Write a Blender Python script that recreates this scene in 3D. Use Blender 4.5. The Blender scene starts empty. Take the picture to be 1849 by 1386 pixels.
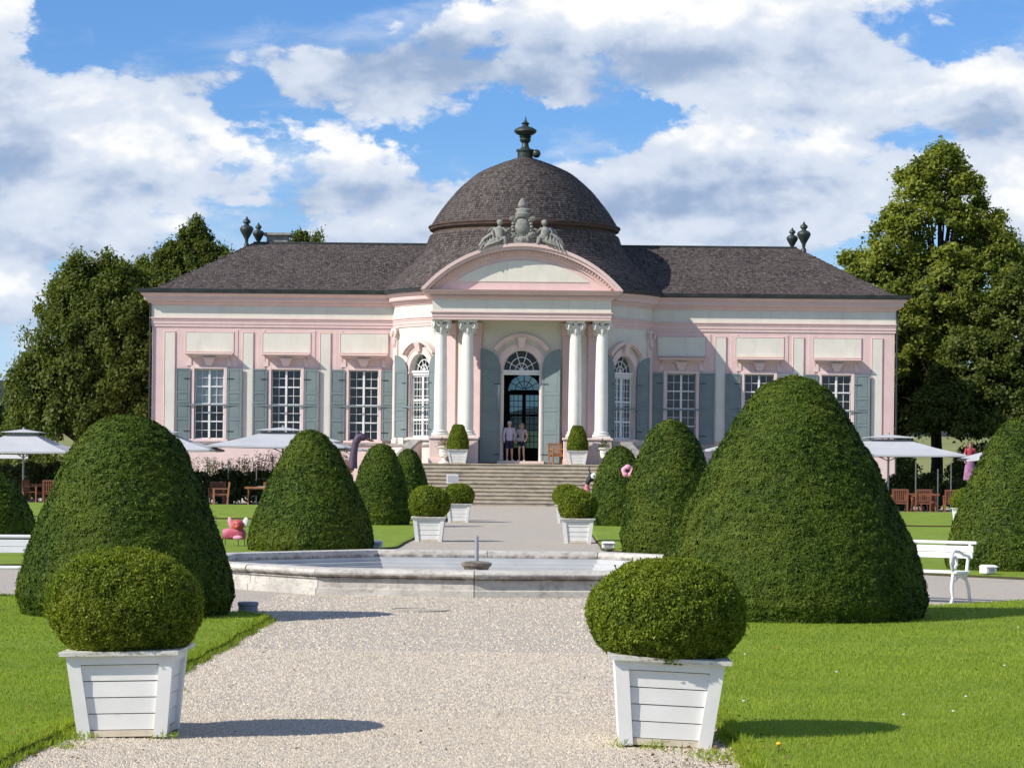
import bpy, math, random
import numpy as np
from mathutils import Matrix, Vector

R = math.radians
PI = math.pi
random.seed(7)
RNG = np.random.RandomState(11)
scene = bpy.context.scene
COL = scene.collection

# ------------------------------------------------------------------ camera
CAM_LOC = (0.93, 0.0, 1.78)
YAW, ROLL = 0.0133, 0.0105
cam_data = bpy.data.cameras.new('camera')
cam_data.sensor_width = 36.0
cam_data.lens = 36.0 * 4600.0 / 1849.0
cam_data.shift_y = (836.0 - 693.0) / 1849.0
cam_data.clip_start = 0.1
cam_data.clip_end = 8000.0
cam = bpy.data.objects.new('camera', cam_data)
COL.objects.link(cam)
cam.matrix_world = (Matrix.Translation(CAM_LOC) @ Matrix.Rotation(YAW, 4, 'Z')
                    @ Matrix.Rotation(R(90), 4, 'X') @ Matrix.Rotation(ROLL, 4, 'Z'))
scene.camera = cam

# ------------------------------------------------------------------ node helpers
class S:
    """a node socket with arithmetic"""
    def __init__(self, nt, sock): self.nt, self.s = nt, sock
    def _m(self, op, *o, clamp=False):
        n = self.nt.nodes.new('ShaderNodeMath'); n.operation = op; n.use_clamp = clamp
        for i, v in enumerate((self,) + o):
            if isinstance(v, S): self.nt.links.new(v.s, n.inputs[i])
            else: n.inputs[i].default_value = v
        return S(self.nt, n.outputs[0])
    def __add__(self, o): return self._m('ADD', o)
    def __sub__(self, o): return self._m('SUBTRACT', o)
    def __mul__(self, o): return self._m('MULTIPLY', o)
    def __truediv__(self, o): return self._m('DIVIDE', o)
    __radd__ = __add__
    __rmul__ = __mul__
    def pow(self, o): return self._m('POWER', o)
    def clamp(self): return self._m('ADD', 0.0, clamp=True)
    def max(self, o): return self._m('MAXIMUM', o)
    def exp(self): return self._m('EXPONENT')
    def step(self, a, b):
        n = self.nt.nodes.new('ShaderNodeMapRange'); n.interpolation_type = 'SMOOTHSTEP'
        self.nt.links.new(self.s, n.inputs['Value'])
        for k, v in (('From Min', a), ('From Max', b)):
            if isinstance(v, S): self.nt.links.new(v.s, n.inputs[k])
            else: n.inputs[k].default_value = v
        return S(self.nt, n.outputs[0])

def put(nt, sock, v):
    if isinstance(v, S): nt.links.new(v.s, sock)
    elif isinstance(v, (tuple, list)) and len(v) == 3 and sock.type == 'RGBA': sock.default_value = (*v, 1)
    else: sock.default_value = v

def mix(nt, f, a, b, mode='MIX'):
    n = nt.nodes.new('ShaderNodeMix'); n.data_type = 'RGBA'; n.blend_type = mode
    put(nt, n.inputs[0], f); put(nt, n.inputs[6], a); put(nt, n.inputs[7], b)
    return S(nt, n.outputs[2])

def noise(nt, vec=None, scale=5.0, detail=4.0, rough=0.5, dist=0.0, dims='3D'):
    n = nt.nodes.new('ShaderNodeTexNoise'); n.noise_dimensions = dims
    if vec is not None: nt.links.new(vec.s, n.inputs['Vector'])
    n.inputs['Scale'].default_value = scale; n.inputs['Detail'].default_value = detail
    n.inputs['Roughness'].default_value = rough; n.inputs['Distortion'].default_value = dist
    return S(nt, n.outputs[0])

def voronoi(nt, vec, scale, feature='F1', out=0, rnd=1.0):
    n = nt.nodes.new('ShaderNodeTexVoronoi'); n.feature = feature
    nt.links.new(vec.s, n.inputs['Vector']); n.inputs['Scale'].default_value = scale
    n.inputs['Randomness'].default_value = rnd
    return S(nt, n.outputs[out])

def mapping(nt, vec, scale=(1, 1, 1), loc=(0, 0, 0), rot=(0, 0, 0)):
    n = nt.nodes.new('ShaderNodeMapping'); nt.links.new(vec.s, n.inputs[0])
    n.inputs['Scale'].default_value = scale; n.inputs['Location'].default_value = loc
    n.inputs['Rotation'].default_value = rot
    return S(nt, n.outputs[0])

def coords(nt, which='Object'):
    n = nt.nodes.new('ShaderNodeTexCoord'); return S(nt, n.outputs[which])

def sep(nt, v):
    n = nt.nodes.new('ShaderNodeSeparateXYZ'); nt.links.new(v.s, n.inputs[0])
    return [S(nt, n.outputs[i]) for i in range(3)]

def bump(nt, h, strength=0.3, dist=0.02, normal=None):
    n = nt.nodes.new('ShaderNodeBump'); nt.links.new(h.s, n.inputs['Height'])
    n.inputs['Strength'].default_value = strength; n.inputs['Distance'].default_value = dist
    if normal is not None: nt.links.new(normal.s, n.inputs['Normal'])
    return S(nt, n.outputs[0])

def attr(nt, name, out=2):
    n = nt.nodes.new('ShaderNodeAttribute'); n.attribute_name = name; return S(nt, n.outputs[out])

# ------------------------------------------------------------------ light: sun and sky
SUN_EL, SUN_AZ = R(37.0), R(62.0)          # shadows run to the right and a little away
L = Vector((math.sin(SUN_AZ) * math.cos(SUN_EL), math.cos(SUN_AZ) * math.cos(SUN_EL), -math.sin(SUN_EL)))
sun_data = bpy.data.lights.new('sun', 'SUN')
sun_data.energy = 4.2
sun_data.angle = R(0.53)
sun_data.color = (1.0, 0.93, 0.82)
sun = bpy.data.objects.new('sun', sun_data)
COL.objects.link(sun)
sun.rotation_euler = L.to_track_quat('-Z', 'Y').to_euler()
sun.location = (-40, -20, 60)

world = bpy.data.worlds.new('World'); scene.world = world; world.use_nodes = True
def build_sky():
    nt = world.node_tree; nt.nodes.clear()
    out = nt.nodes.new('ShaderNodeOutputWorld'); bg = nt.nodes.new('ShaderNodeBackground')
    nt.links.new(bg.outputs[0], out.inputs[0])
    sky = nt.nodes.new('ShaderNodeTexSky'); sky.sky_type = 'NISHITA'; sky.sun_disc = False
    sky.sun_elevation = SUN_EL
    sky.sun_rotation = math.atan2(-L.x, -L.y)
    sky.altitude = 250; sky.air_density = 1.0; sky.dust_density = 0.35; sky.ozone_density = 2.5
    d = coords(nt, 'Generated')
    x, y, z = sep(nt, d)
    U = x._m('ARCTAN2', y) * (4600.0 / 924.0) + YAW * 4600.0 / 924.0
    V = z * (4600.0 / 836.0)
    LOBES = (   # (px, py, rx, ry, weight): the cloud banks in this part of the sky, by bearing and height
        (0, 120, 75, 170, .50), (150, 250, 210, 80, .40), (420, 130, 170, 70, .36), (670, 130, 120, 65, .36),
        (280, 330, 380, 60, .40), (640, 320, 190, 60, .30), (1190, 66, 400, 92, .74), (960, 150, 130, 30, .3), (790, 70, 70, 65, .36),
        (1300, 325, 280, 95, .66), (1760, 190, 210, 60, .46), (1400, 185, 210, 42, .36), (1720, 320, 190, 60, .24), (200, 460, 340, 60, .32), (1330, 425, 280, 22, .14), (150, 560, 400, 75, .30),
        (1830, 400, 110, 100, .36), (700, 430, 280, 50, .28), (60, 400, 200, 40, .25))
    GAPS = ((250, 45, 200, 75, -.60), (560, 18, 200, 34, -.46), (440, 185, 45, 24, -.36), (870, 265, 90, 70, -.55),
        (1720, 70, 150, 45, -.46), (1060, 200, 190, 26, -.5), (700, 250, 70, 30, -.25), (1620, 440, 130, 16, -.36), (60, 500, 140, 14, -.30), (1190, 205, 90, 22, -.3), (1560, 205, 110, 18, -.34), (1650, 250, 60, 25, -.2), (1560, 385, 90, 25, -.2))
    def lobes(U, V):
        T = H = None
        for px, py, rx, ry, w in LOBES + GAPS:
            cu, cv, ru, rv = (px - 924) / 924., (836 - py) / 836., rx / 924., ry / 836.
            a = (U - cu) * (1 / ru); b = (V - cv) * (1 / rv)
            g = ((a * a + b * b) * -1.0).exp() * w
            T = g if T is None else T + g
            if w > 0: H = g * b if H is None else H + g * b
        return T, H
    warp = noise(nt, mapping(nt, d, (26, 26, 34)), 1.0, 6.0, 0.62) - .5
    T, H = lobes(U + warp * .22, V + warp * .16)
    def dens(off, det, vd):
        """billowing cloud density: soft masses plus rounded heads"""
        p = mapping(nt, d, (14, 14, 25), off)
        w = noise(nt, p, 2.2, 4.0, 0.6)
        f = noise(nt, p, 1.0, det, 0.60, 0.2) - .5
        n = nt.nodes.new('ShaderNodeTexVoronoi'); n.feature = 'F1'; n.normalize = True
        pv = nt.nodes.new('ShaderNodeVectorMath'); pv.operation = 'ADD'
        sc = nt.nodes.new('ShaderNodeVectorMath'); sc.operation = 'SCALE'
        nt.links.new(w.s, sc.inputs[0]); sc.inputs['Scale'].default_value = .55
        nt.links.new(p.s, pv.inputs[0]); nt.links.new(sc.outputs[0], pv.inputs[1])
        nt.links.new(pv.outputs[0], n.inputs['Vector'])
        n.inputs['Scale'].default_value = 2.6; n.inputs['Detail'].default_value = vd; n.inputs['Roughness'].default_value = .5
        return f * 1.9 + (S(nt, n.outputs[0]) * -1.0 + .32) * .9
    d0 = dens((0, 0, 0), 9.0, 2.0)
    d1 = dens((0.10, 0.0, -0.34), 4.0, 1.0)                     # a step towards the sun
    D0 = d0 * 1.25 + T - .14 + (V * -1.0).step(-.80, -.35) * .16
    cover = D0.step(-.05, .17)
    wv = noise(nt, mapping(nt, d, (13, 13, 40)), 1.6, 9.0, 0.62, 0.6)
    wisp = (wv + T * .3).step(.46, .86) * .6
    cover = (cover + wisp * (cover * -1.0 + 1.0)).clamp()
    bright = H * 1.9 + (d0 - d1) * 1.2 + V * .08 + .34
    lowc = mix(nt, bright.step(-.40, .55), (3.1, 4.2, 6.2), (6.7, 7.4, 8.6))
    shade = mix(nt, bright.step(.48, 1.05), lowc, (9.7, 9.75, 9.8))
    skyc = S(nt, sky.outputs[0])
    deep = mix(nt, 1.0, skyc, (.62, .93, 1.36), 'MULTIPLY')
    low = mix(nt, V.step(-.05, .75), (5.4, 7.2, 9.2), deep)
    c = mix(nt, cover, low, shade)
    nt.links.new(c.s, bg.inputs['Color'])
    bg.inputs['Strength'].default_value = 0.082
build_sky()
world.cycles.sampling_method = 'MANUAL'
world.cycles.sample_map_resolution = 512

scene.view_settings.view_transform = 'Standard'
scene.view_settings.look = 'None'
scene.view_settings.exposure = 0.36
scene.view_settings.gamma = 1.0
scene.view_settings.use_curve_mapping = False
scene.render.engine = 'CYCLES'
scene.cycles.use_denoising = True
scene.cycles.max_bounces = 6
scene.cycles.diffuse_bounces = 3
scene.cycles.transparent_max_bounces = 12
scene.cycles.caustics_reflective = False
scene.cycles.caustics_refractive = False

# ------------------------------------------------------------------ materials
def new_mat(name):
    m = bpy.data.materials.new(name); m.use_nodes = True
    nt = m.node_tree; nt.nodes.clear()
    o = nt.nodes.new('ShaderNodeOutputMaterial'); b = nt.nodes.new('ShaderNodeBsdfPrincipled')
    nt.links.new(b.outputs[0], o.inputs[0])
    return m, nt, b, o

def surf(name, a, b=None, scale=3.0, rough=0.7, bscale=40.0, bstr=0.15, bdist=0.01, metal=0.0, spec=0.4,
         stain=None, stain_scale=(1, 1, .25), stain_lo=.55, stain_hi=.8):
    m, nt, p, o = new_mat(name)
    v = coords(nt)
    b = b or tuple(c * .85 for c in a)
    c = mix(nt, noise(nt, v, scale, 5, .6).step(.35, .68), a, b)
    if stain:
        st = noise(nt, mapping(nt, v, stain_scale), 2.2, 7, .65, .5).step(stain_lo, stain_hi)
        c = mix(nt, st, c, stain)
    put(nt, p.inputs['Base Color'], c)
    p.inputs['Roughness'].default_value = rough; p.inputs['Metallic'].default_value = metal
    p.inputs['Specular IOR Level'].default_value = spec
    if bstr: put(nt, p.inputs['Normal'], bump(nt, noise(nt, v, bscale, 4, .6), bstr, bdist))
    return m

M = {}
M['pink'] = surf('pink_plaster', (.74, .55, .525), (.69, .505, .48), 1.6, .85, 25, .12, .01, stain=(.66, .49, .47), stain_scale=(1.5, 1.5, .3), stain_lo=.48, stain_hi=.8)
M['pale_pink'] = surf('pale_pink_trim', (.77, .615, .575), (.72, .56, .525), 2.5, .8, 30, .1, .008)
M['cream'] = surf('cream_plaster', (.725, .70, .62), (.675, .65, .57), 1.2, .85, 25, .12, .01, stain=(.60, .57, .49), stain_scale=(1.2, 1.2, .25), stain_lo=.48, stain_hi=.8)
M['column'] = surf('column_stucco', (.80, .775, .71), (.73, .71, .65), 2.0, .75, 18, .15, .012, stain=(.55, .53, .48), stain_scale=(1.5, 1.5, .2), stain_lo=.62, stain_hi=.95)
M['capital'] = surf('carved_stone', (.76, .74, .68), (.62, .60, .54), 6, .8, 20, .3, .02, stain=(.42, .40, .36), stain_scale=(3, 3, 2))
M['statue'] = surf('weathered_statue_stone', (.30, .295, .265), (.20, .20, .18), 5, .85, 14, .5, .03, stain=(.10, .10, .085), stain_scale=(2.5, 2.5, 1.5), stain_lo=.52, stain_hi=.75)
M['green'] = surf('grey_green_shutter_paint', (.185, .235, .235), (.16, .205, .21), 1.5, .55, 60, .05, .004, stain=(.20, .25, .235), stain_scale=(3, 3, .4))
M['white'] = surf('white_paint', (.80, .80, .78), (.74, .74, .72), 3, .5, 60, .04, .003)
M['plank'] = surf('white_planter_boards', (.80, .795, .77), (.75, .745, .715), 4, .45, 25, .10, .004, stain=(.52, .48, .41), stain_scale=(2, 2, 6), stain_lo=.62, stain_hi=.85)
M['rail_base'] = surf('yellowed_base_rail', (.70, .63, .49), (.62, .54, .40), 6, .6, 30, .1, .004, stain=(.35, .29, .21), stain_scale=(4, 4, 4), stain_lo=.6, stain_hi=.85)
M['rim'] = surf('worn_white_rim', (.74, .73, .69), (.55, .52, .46), 9, .6, 30, .3, .006, stain=(.2, .185, .16), stain_scale=(5, 5, 12), stain_lo=.52, stain_hi=.66)
M['dark_metal'] = surf('patina_metal', (.035, .05, .045), (.06, .075, .065), 6, .5, 30, .1, .005, metal=.4)
M['gutter'] = surf('dark_zinc_gutter', (.025, .03, .032), (.05, .06, .062), 1.5, .5, 30, .05, .004, metal=.2)
M['lead'] = surf('brown_wood_fascia', (.10, .062, .045), (.06, .04, .032), 3, .7, 30, .2, .01)
M['iron'] = surf('black_iron', (.02, .02, .022), (.035, .03, .03), 8, .5)
M['interior'] = surf('interior_plaster', (.16, .14, .13), (.12, .11, .10), 1, .9)
M['darkwood'] = surf('dark_door_wood', (.03, .035, .04), (.02, .022, .025), 3, .5)
M['skin'] = surf('skin', (.55, .33, .25), (.50, .29, .22), 4, .5, 80, .03)
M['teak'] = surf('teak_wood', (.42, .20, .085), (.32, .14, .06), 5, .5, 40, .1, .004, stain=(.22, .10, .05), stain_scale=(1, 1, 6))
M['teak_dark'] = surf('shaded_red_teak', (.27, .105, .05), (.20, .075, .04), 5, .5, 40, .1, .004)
M['soil'] = surf('dark_soil', (.03, .022, .016), (.05, .035, .025), 8, .95, 40, .5, .02)
M['stone_step'] = surf('sandstone_steps', (.47, .41, .315), (.36, .31, .235), 2.5, .85, 22, .25, .015, stain=(.13, .115, .09), stain_scale=(.6, 2, 2), stain_lo=.5, stain_hi=.8)
M['stone_cap'] = surf('grey_coping_stone', (.36, .34, .31), (.24, .225, .205), 3, .85, 22, .3, .015, stain=(.10, .095, .085), stain_scale=(1, 1, 1))
M['canvas'] = surf('pale_grey_canvas', (.49, .50, .52), (.45, .46, .48), 1, .8, 80, .04, .003)
M['alu'] = surf('grey_aluminium', (.42, .43, .44), (.36, .37, .38), 3, .4, 30, .03, .003, metal=.4)
M['concrete_grey'] = surf('grey_painted_bollard', (.25, .27, .32), (.22, .24, .28), 6, .6)
M['purple'] = surf('purple_painted_figure', (.085, .055, .095), (.06, .04, .075), 4, .55)
M['rust'] = surf('rusty_brown_paint', (.22, .10, .06), (.15, .07, .045), 5, .7)
M['magenta'] = surf('pink_red_paint', (.48, .07, .12), (.60, .24, .32), 5, .5)
M['rosepink'] = surf('pale_pink_paint', (.80, .38, .52), (.74, .28, .44), 7, .5)
M['black'] = surf('black_paint', (.015, .012, .02), (.02, .02, .03), 7, .5)
M['redpaint'] = surf('orange_red_paint', (.50, .11, .07), (.55, .08, .12), 5, .5)

def glass_mat(tint=(.86, .9, .9)):
    m, nt, p, o = new_mat('window_glass')
    tr = nt.nodes.new('ShaderNodeBsdfTransparent'); tr.inputs[0].default_value = (*tint, 1)
    gl = nt.nodes.new('ShaderNodeBsdfGlossy'); gl.inputs['Roughness'].default_value = .03
    gl.inputs[0].default_value = (.9, .95, 1, 1)
    fr = nt.nodes.new('ShaderNodeFresnel'); fr.inputs[0].default_value = 1.5
    v = coords(nt)
    put(nt, gl.inputs['Normal'], bump(nt, noise(nt, v, 2.5, 2, .5), .15, .02))
    mx = nt.nodes.new('ShaderNodeMixShader')
    f = S(nt, fr.outputs[0]) * .75
    nt.links.new(f.s, mx.inputs[0]); nt.links.new(tr.outputs[0], mx.inputs[1]); nt.links.new(gl.outputs[0], mx.inputs[2])
    nt.links.new(mx.outputs[0], o.inputs[0]); nt.nodes.remove(p)
    return m
M['glass'] = glass_mat()
M['garden_glass'] = glass_mat((.30, .40, .42))

def foliage_mat(name, lo, hi, top=None, rough=.45, transl=.35, spec=.3):
    """leaf colour varies leaf by leaf (attribute tint) and clump by clump (noise)"""
    m, nt, p, o = new_mat(name)
    t = attr(nt, 'tint')
    c = mix(nt, t, lo, hi)
    cl = noise(nt, coords(nt), 1.3, 4, .6)
    c = mix(nt, cl.step(.35, .75) * .6, c, top or hi)
    put(nt, p.inputs['Base Color'], c)
    p.inputs['Roughness'].default_value = rough
    p.inputs['Specular IOR Level'].default_value = spec
    tl = nt.nodes.new('ShaderNodeBsdfTranslucent'); put(nt, tl.inputs[0], mix(nt, 1.0, c, (1.2, 1.25, .5), 'MULTIPLY'))
    mx = nt.nodes.new('ShaderNodeMixShader'); mx.inputs[0].default_value = transl
    nt.links.new(p.outputs[0], mx.inputs[1]); nt.links.new(tl.outputs[0], mx.inputs[2])
    nt.links.new(mx.outputs[0], o.inputs[0])
    return m
M['yew'] = foliage_mat('yew_needles', (.014, .034, .005), (.092, .15, .016), (.145, .18, .02), .55, .12, .12)
M['box'] = foliage_mat('boxwood_leaves', (.035, .075, .008), (.26, .33, .03), (.33, .36, .04), .5, .35, .18)
M['lime'] = foliage_mat('lime_tree_leaves', (.085, .13, .024), (.36, .40, .08), (.42, .43, .09), .5, .48, .2)
M['oak'] = foliage_mat('dark_tree_leaves', (.038, .068, .016), (.19, .235, .055), (.23, .255, .06), .5, .45, .2)
M['shrub'] = foliage_mat('shrub_leaves', (.025, .045, .015), (.09, .13, .035), (.12, .15, .05), .5, .25, .25)
M['wheat'] = foliage_mat('dry_flower_stems', (.16, .11, .06), (.34, .27, .17), (.45, .40, .30), .7, .25, .2)
M['grass'] = foliage_mat('grass_blades', (.15, .235, .018), (.37, .46, .06), (.36, .42, .055), .55, .4, .12)
M['bark'] = surf('bark', (.045, .034, .026), (.025, .02, .016), 8, .9, 20, .6, .04)
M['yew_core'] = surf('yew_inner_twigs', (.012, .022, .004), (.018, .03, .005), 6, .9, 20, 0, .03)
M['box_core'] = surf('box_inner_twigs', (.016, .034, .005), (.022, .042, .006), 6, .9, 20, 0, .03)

def roof_mat():
    m, nt, p, o = new_mat('weathered_roof_shingles')
    v = coords(nt)
    t = attr(nt, 'tint')
    c = mix(nt, t, (.026, .020, .020), (.14, .112, .104))
    c = mix(nt, noise(nt, v, .8, 5, .6).step(.4, .75) * .6, c, (.10, .082, .078))
    lich = noise(nt, v, 5.5, 6, .7, .3).step(.60, .70)
    c = mix(nt, lich * .9, c, (.30, .29, .26))
    c = mix(nt, noise(nt, v, 9, 3, .6).step(.62, .7) * .5, c, (.30, .28, .26))
    put(nt, p.inputs['Base Color'], c); p.inputs['Roughness'].default_value = .8
    put(nt, p.inputs['Normal'], bump(nt, noise(nt, v, 25, 4, .6), .3, .02))
    return m
M['roof'] = roof_mat()

def gravel_mat():
    m, nt, p, o = new_mat('fine_gravel')
    v = coords(nt)
    vc = voronoi(nt, v, 70, 'F1', 1)
    r, g, b = sep(nt, vc)
    c = mix(nt, r, (.42, .37, .30), (.63, .57, .48))
    c = mix(nt, g.step(.86, .95), c, (.30, .25, .20))
    edge = voronoi(nt, v, 70, 'F1', 0)
    c = mix(nt, noise(nt, v, .55, 4, .6).step(.4, .7) * .35, c, (.46, .41, .35))
    put(nt, p.inputs['Base Color'], c); p.inputs['Roughness'].default_value = .9
    put(nt, p.inputs['Normal'], bump(nt, edge * -1.0, .9, .015))
    return m
M['gravel'] = gravel_mat()
def pebble_mat():
    m, nt, p, o = new_mat('gravel_stones')
    t = attr(nt, 'tint')
    c = mix(nt, t.step(.0, .25), (.37, .30, .22), (.56, .48, .37))
    c = mix(nt, t.step(.35, 1.), c, (.72, .64, .52))
    put(nt, p.inputs['Base Color'], c); p.inputs['Roughness'].default_value = .85
    return m
M['pebble'] = pebble_mat()

def lawn_mat():
    m, nt, p, o = new_mat('lawn_turf')
    v = coords(nt)
    c = mix(nt, noise(nt, v, 1.1, 6, .65).step(.3, .7), (.13, .215, .02), (.225, .32, .034))
    c = mix(nt, noise(nt, mapping(nt, v, (1, .35, 1)), 14, 5, .7).step(.35, .7) * .7, c, (.27, .34, .04))
    c = mix(nt, noise(nt, mapping(nt, v, (1, .4, 1)), 60, 3, .7).step(.55, .75) * .5, c, (.07, .14, .01))
    put(nt, p.inputs['Base Color'], c); p.inputs['Roughness'].default_value = .8
    p.inputs['Specular IOR Level'].default_value = .2
    put(nt, p.inputs['Normal'], bump(nt, noise(nt, v, 70, 5, .7), .6, .03))
    return m
M['lawn'] = lawn_mat()
M['lawn_edge'] = surf('lawn_edge_soil', (.05, .06, .012), (.05, .035, .02), 12, .95, 40, .6, .03)
M['meadow'] = surf('meadow', (.12, .16, .03), (.24, .23, .07), .02, .9, 6, .2, .05)
M['field'] = surf('ripe_field', (.26, .25, .08), (.17, .20, .05), .012, .9, 1, .2, .1)
M['wood_hill'] = surf('wooded_hillside', (.030, .045, .038), (.018, .030, .028), .03, .9, .12, 1.0, 6)

def fountain_mat():
    m, nt, p, o = new_mat('fountain_limestone')
    v = coords(nt)
    x, y, z = sep(nt, v)
    c = mix(nt, noise(nt, v, 2.0, 6, .6).step(.35, .7), (.58, .555, .50), (.44, .42, .38))
    st = noise(nt, mapping(nt, v, (3, 3, 6)), 2.4, 8, .72, .1)
    c = mix(nt, st.step(.45, .72) * .65, c, (.20, .175, .155))
    c = mix(nt, (z.step(.30, .27) * noise(nt, mapping(nt, v, (2, 2, 1)), 3, 5, .7).step(.35, .6)) * z.step(.2, .24) * .7, c, (.10, .085, .075))
    drip = noise(nt, mapping(nt, v, (5, 5, .8)), 3.0, 6, .7)
    c = mix(nt, drip.step(.55, .7) * .5, c, (.20, .17, .15))
    put(nt, p.inputs['Base Color'], c); p.inputs['Roughness'].default_value = .85
    put(nt, p.inputs['Normal'], bump(nt, noise(nt, v, 14, 6, .65), .35, .02))
    return m
M['fountain'] = fountain_mat()
M['fountain_in'] = surf('pale_basin_lining', (.52, .53, .53), (.45, .465, .475), 2, .7, 20, .1, .01, stain=(.40, .42, .44), stain_scale=(1, 1, 4), stain_lo=.55, stain_hi=.9)
def water_mat():
    m, nt, p, o = new_mat('pool_water')
    p.inputs['Base Color'].default_value = (.03, .05, .05, 1); p.inputs['Roughness'].default_value = .05
    put(nt, p.inputs['Normal'], bump(nt, noise(nt, coords(nt), 6, 3, .5), .1, .02))
    return m
M['water'] = water_mat()
M['dark_stone'] = surf('wet_dark_stone', (.26, .22, .18), (.12, .10, .08), 6, .7, 20, .4, .02)

# ------------------------------------------------------------------ object helpers
def link(name, mesh, parent=None, loc=(0, 0, 0), label=None, cat=None, group=None, kind=None):
    o = bpy.data.objects.new(name, mesh); COL.objects.link(o)
    o.location = loc
    if parent is not None: o.parent = parent
    tag(o, label, cat, group, kind)
    return o
def tag(o, label=None, cat=None, group=None, kind=None):
    if label: o['label'] = label
    if cat: o['category'] = cat
    if group: o['group'] = group
    if kind: o['kind'] = kind
    return o
def empty(name, loc=(0, 0, 0), rz=0.0, label=None, cat=None, group=None):
    o = bpy.data.objects.new(name, None); COL.objects.link(o)
    o.location = loc; o.rotation_euler = (0, 0, rz); o.empty_display_size = .2
    return tag(o, label, cat, group)
KIDS = {}
def children_of(o): return [c for c in COL.objects if c.parent == o]
def copy_tree(o, loc=None, rz=None, label=None, depth=0):
    c = o.copy(); COL.objects.link(c)
    if loc is not None: c.location = loc
    if rz is not None: c.rotation_euler = (0, 0, rz)
    if label: c['label'] = label
    for ch in list(o.children):
        k = copy_tree(ch); k.parent = c; k.matrix_parent_inverse = ch.matrix_parent_inverse.copy()
    return c

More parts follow.
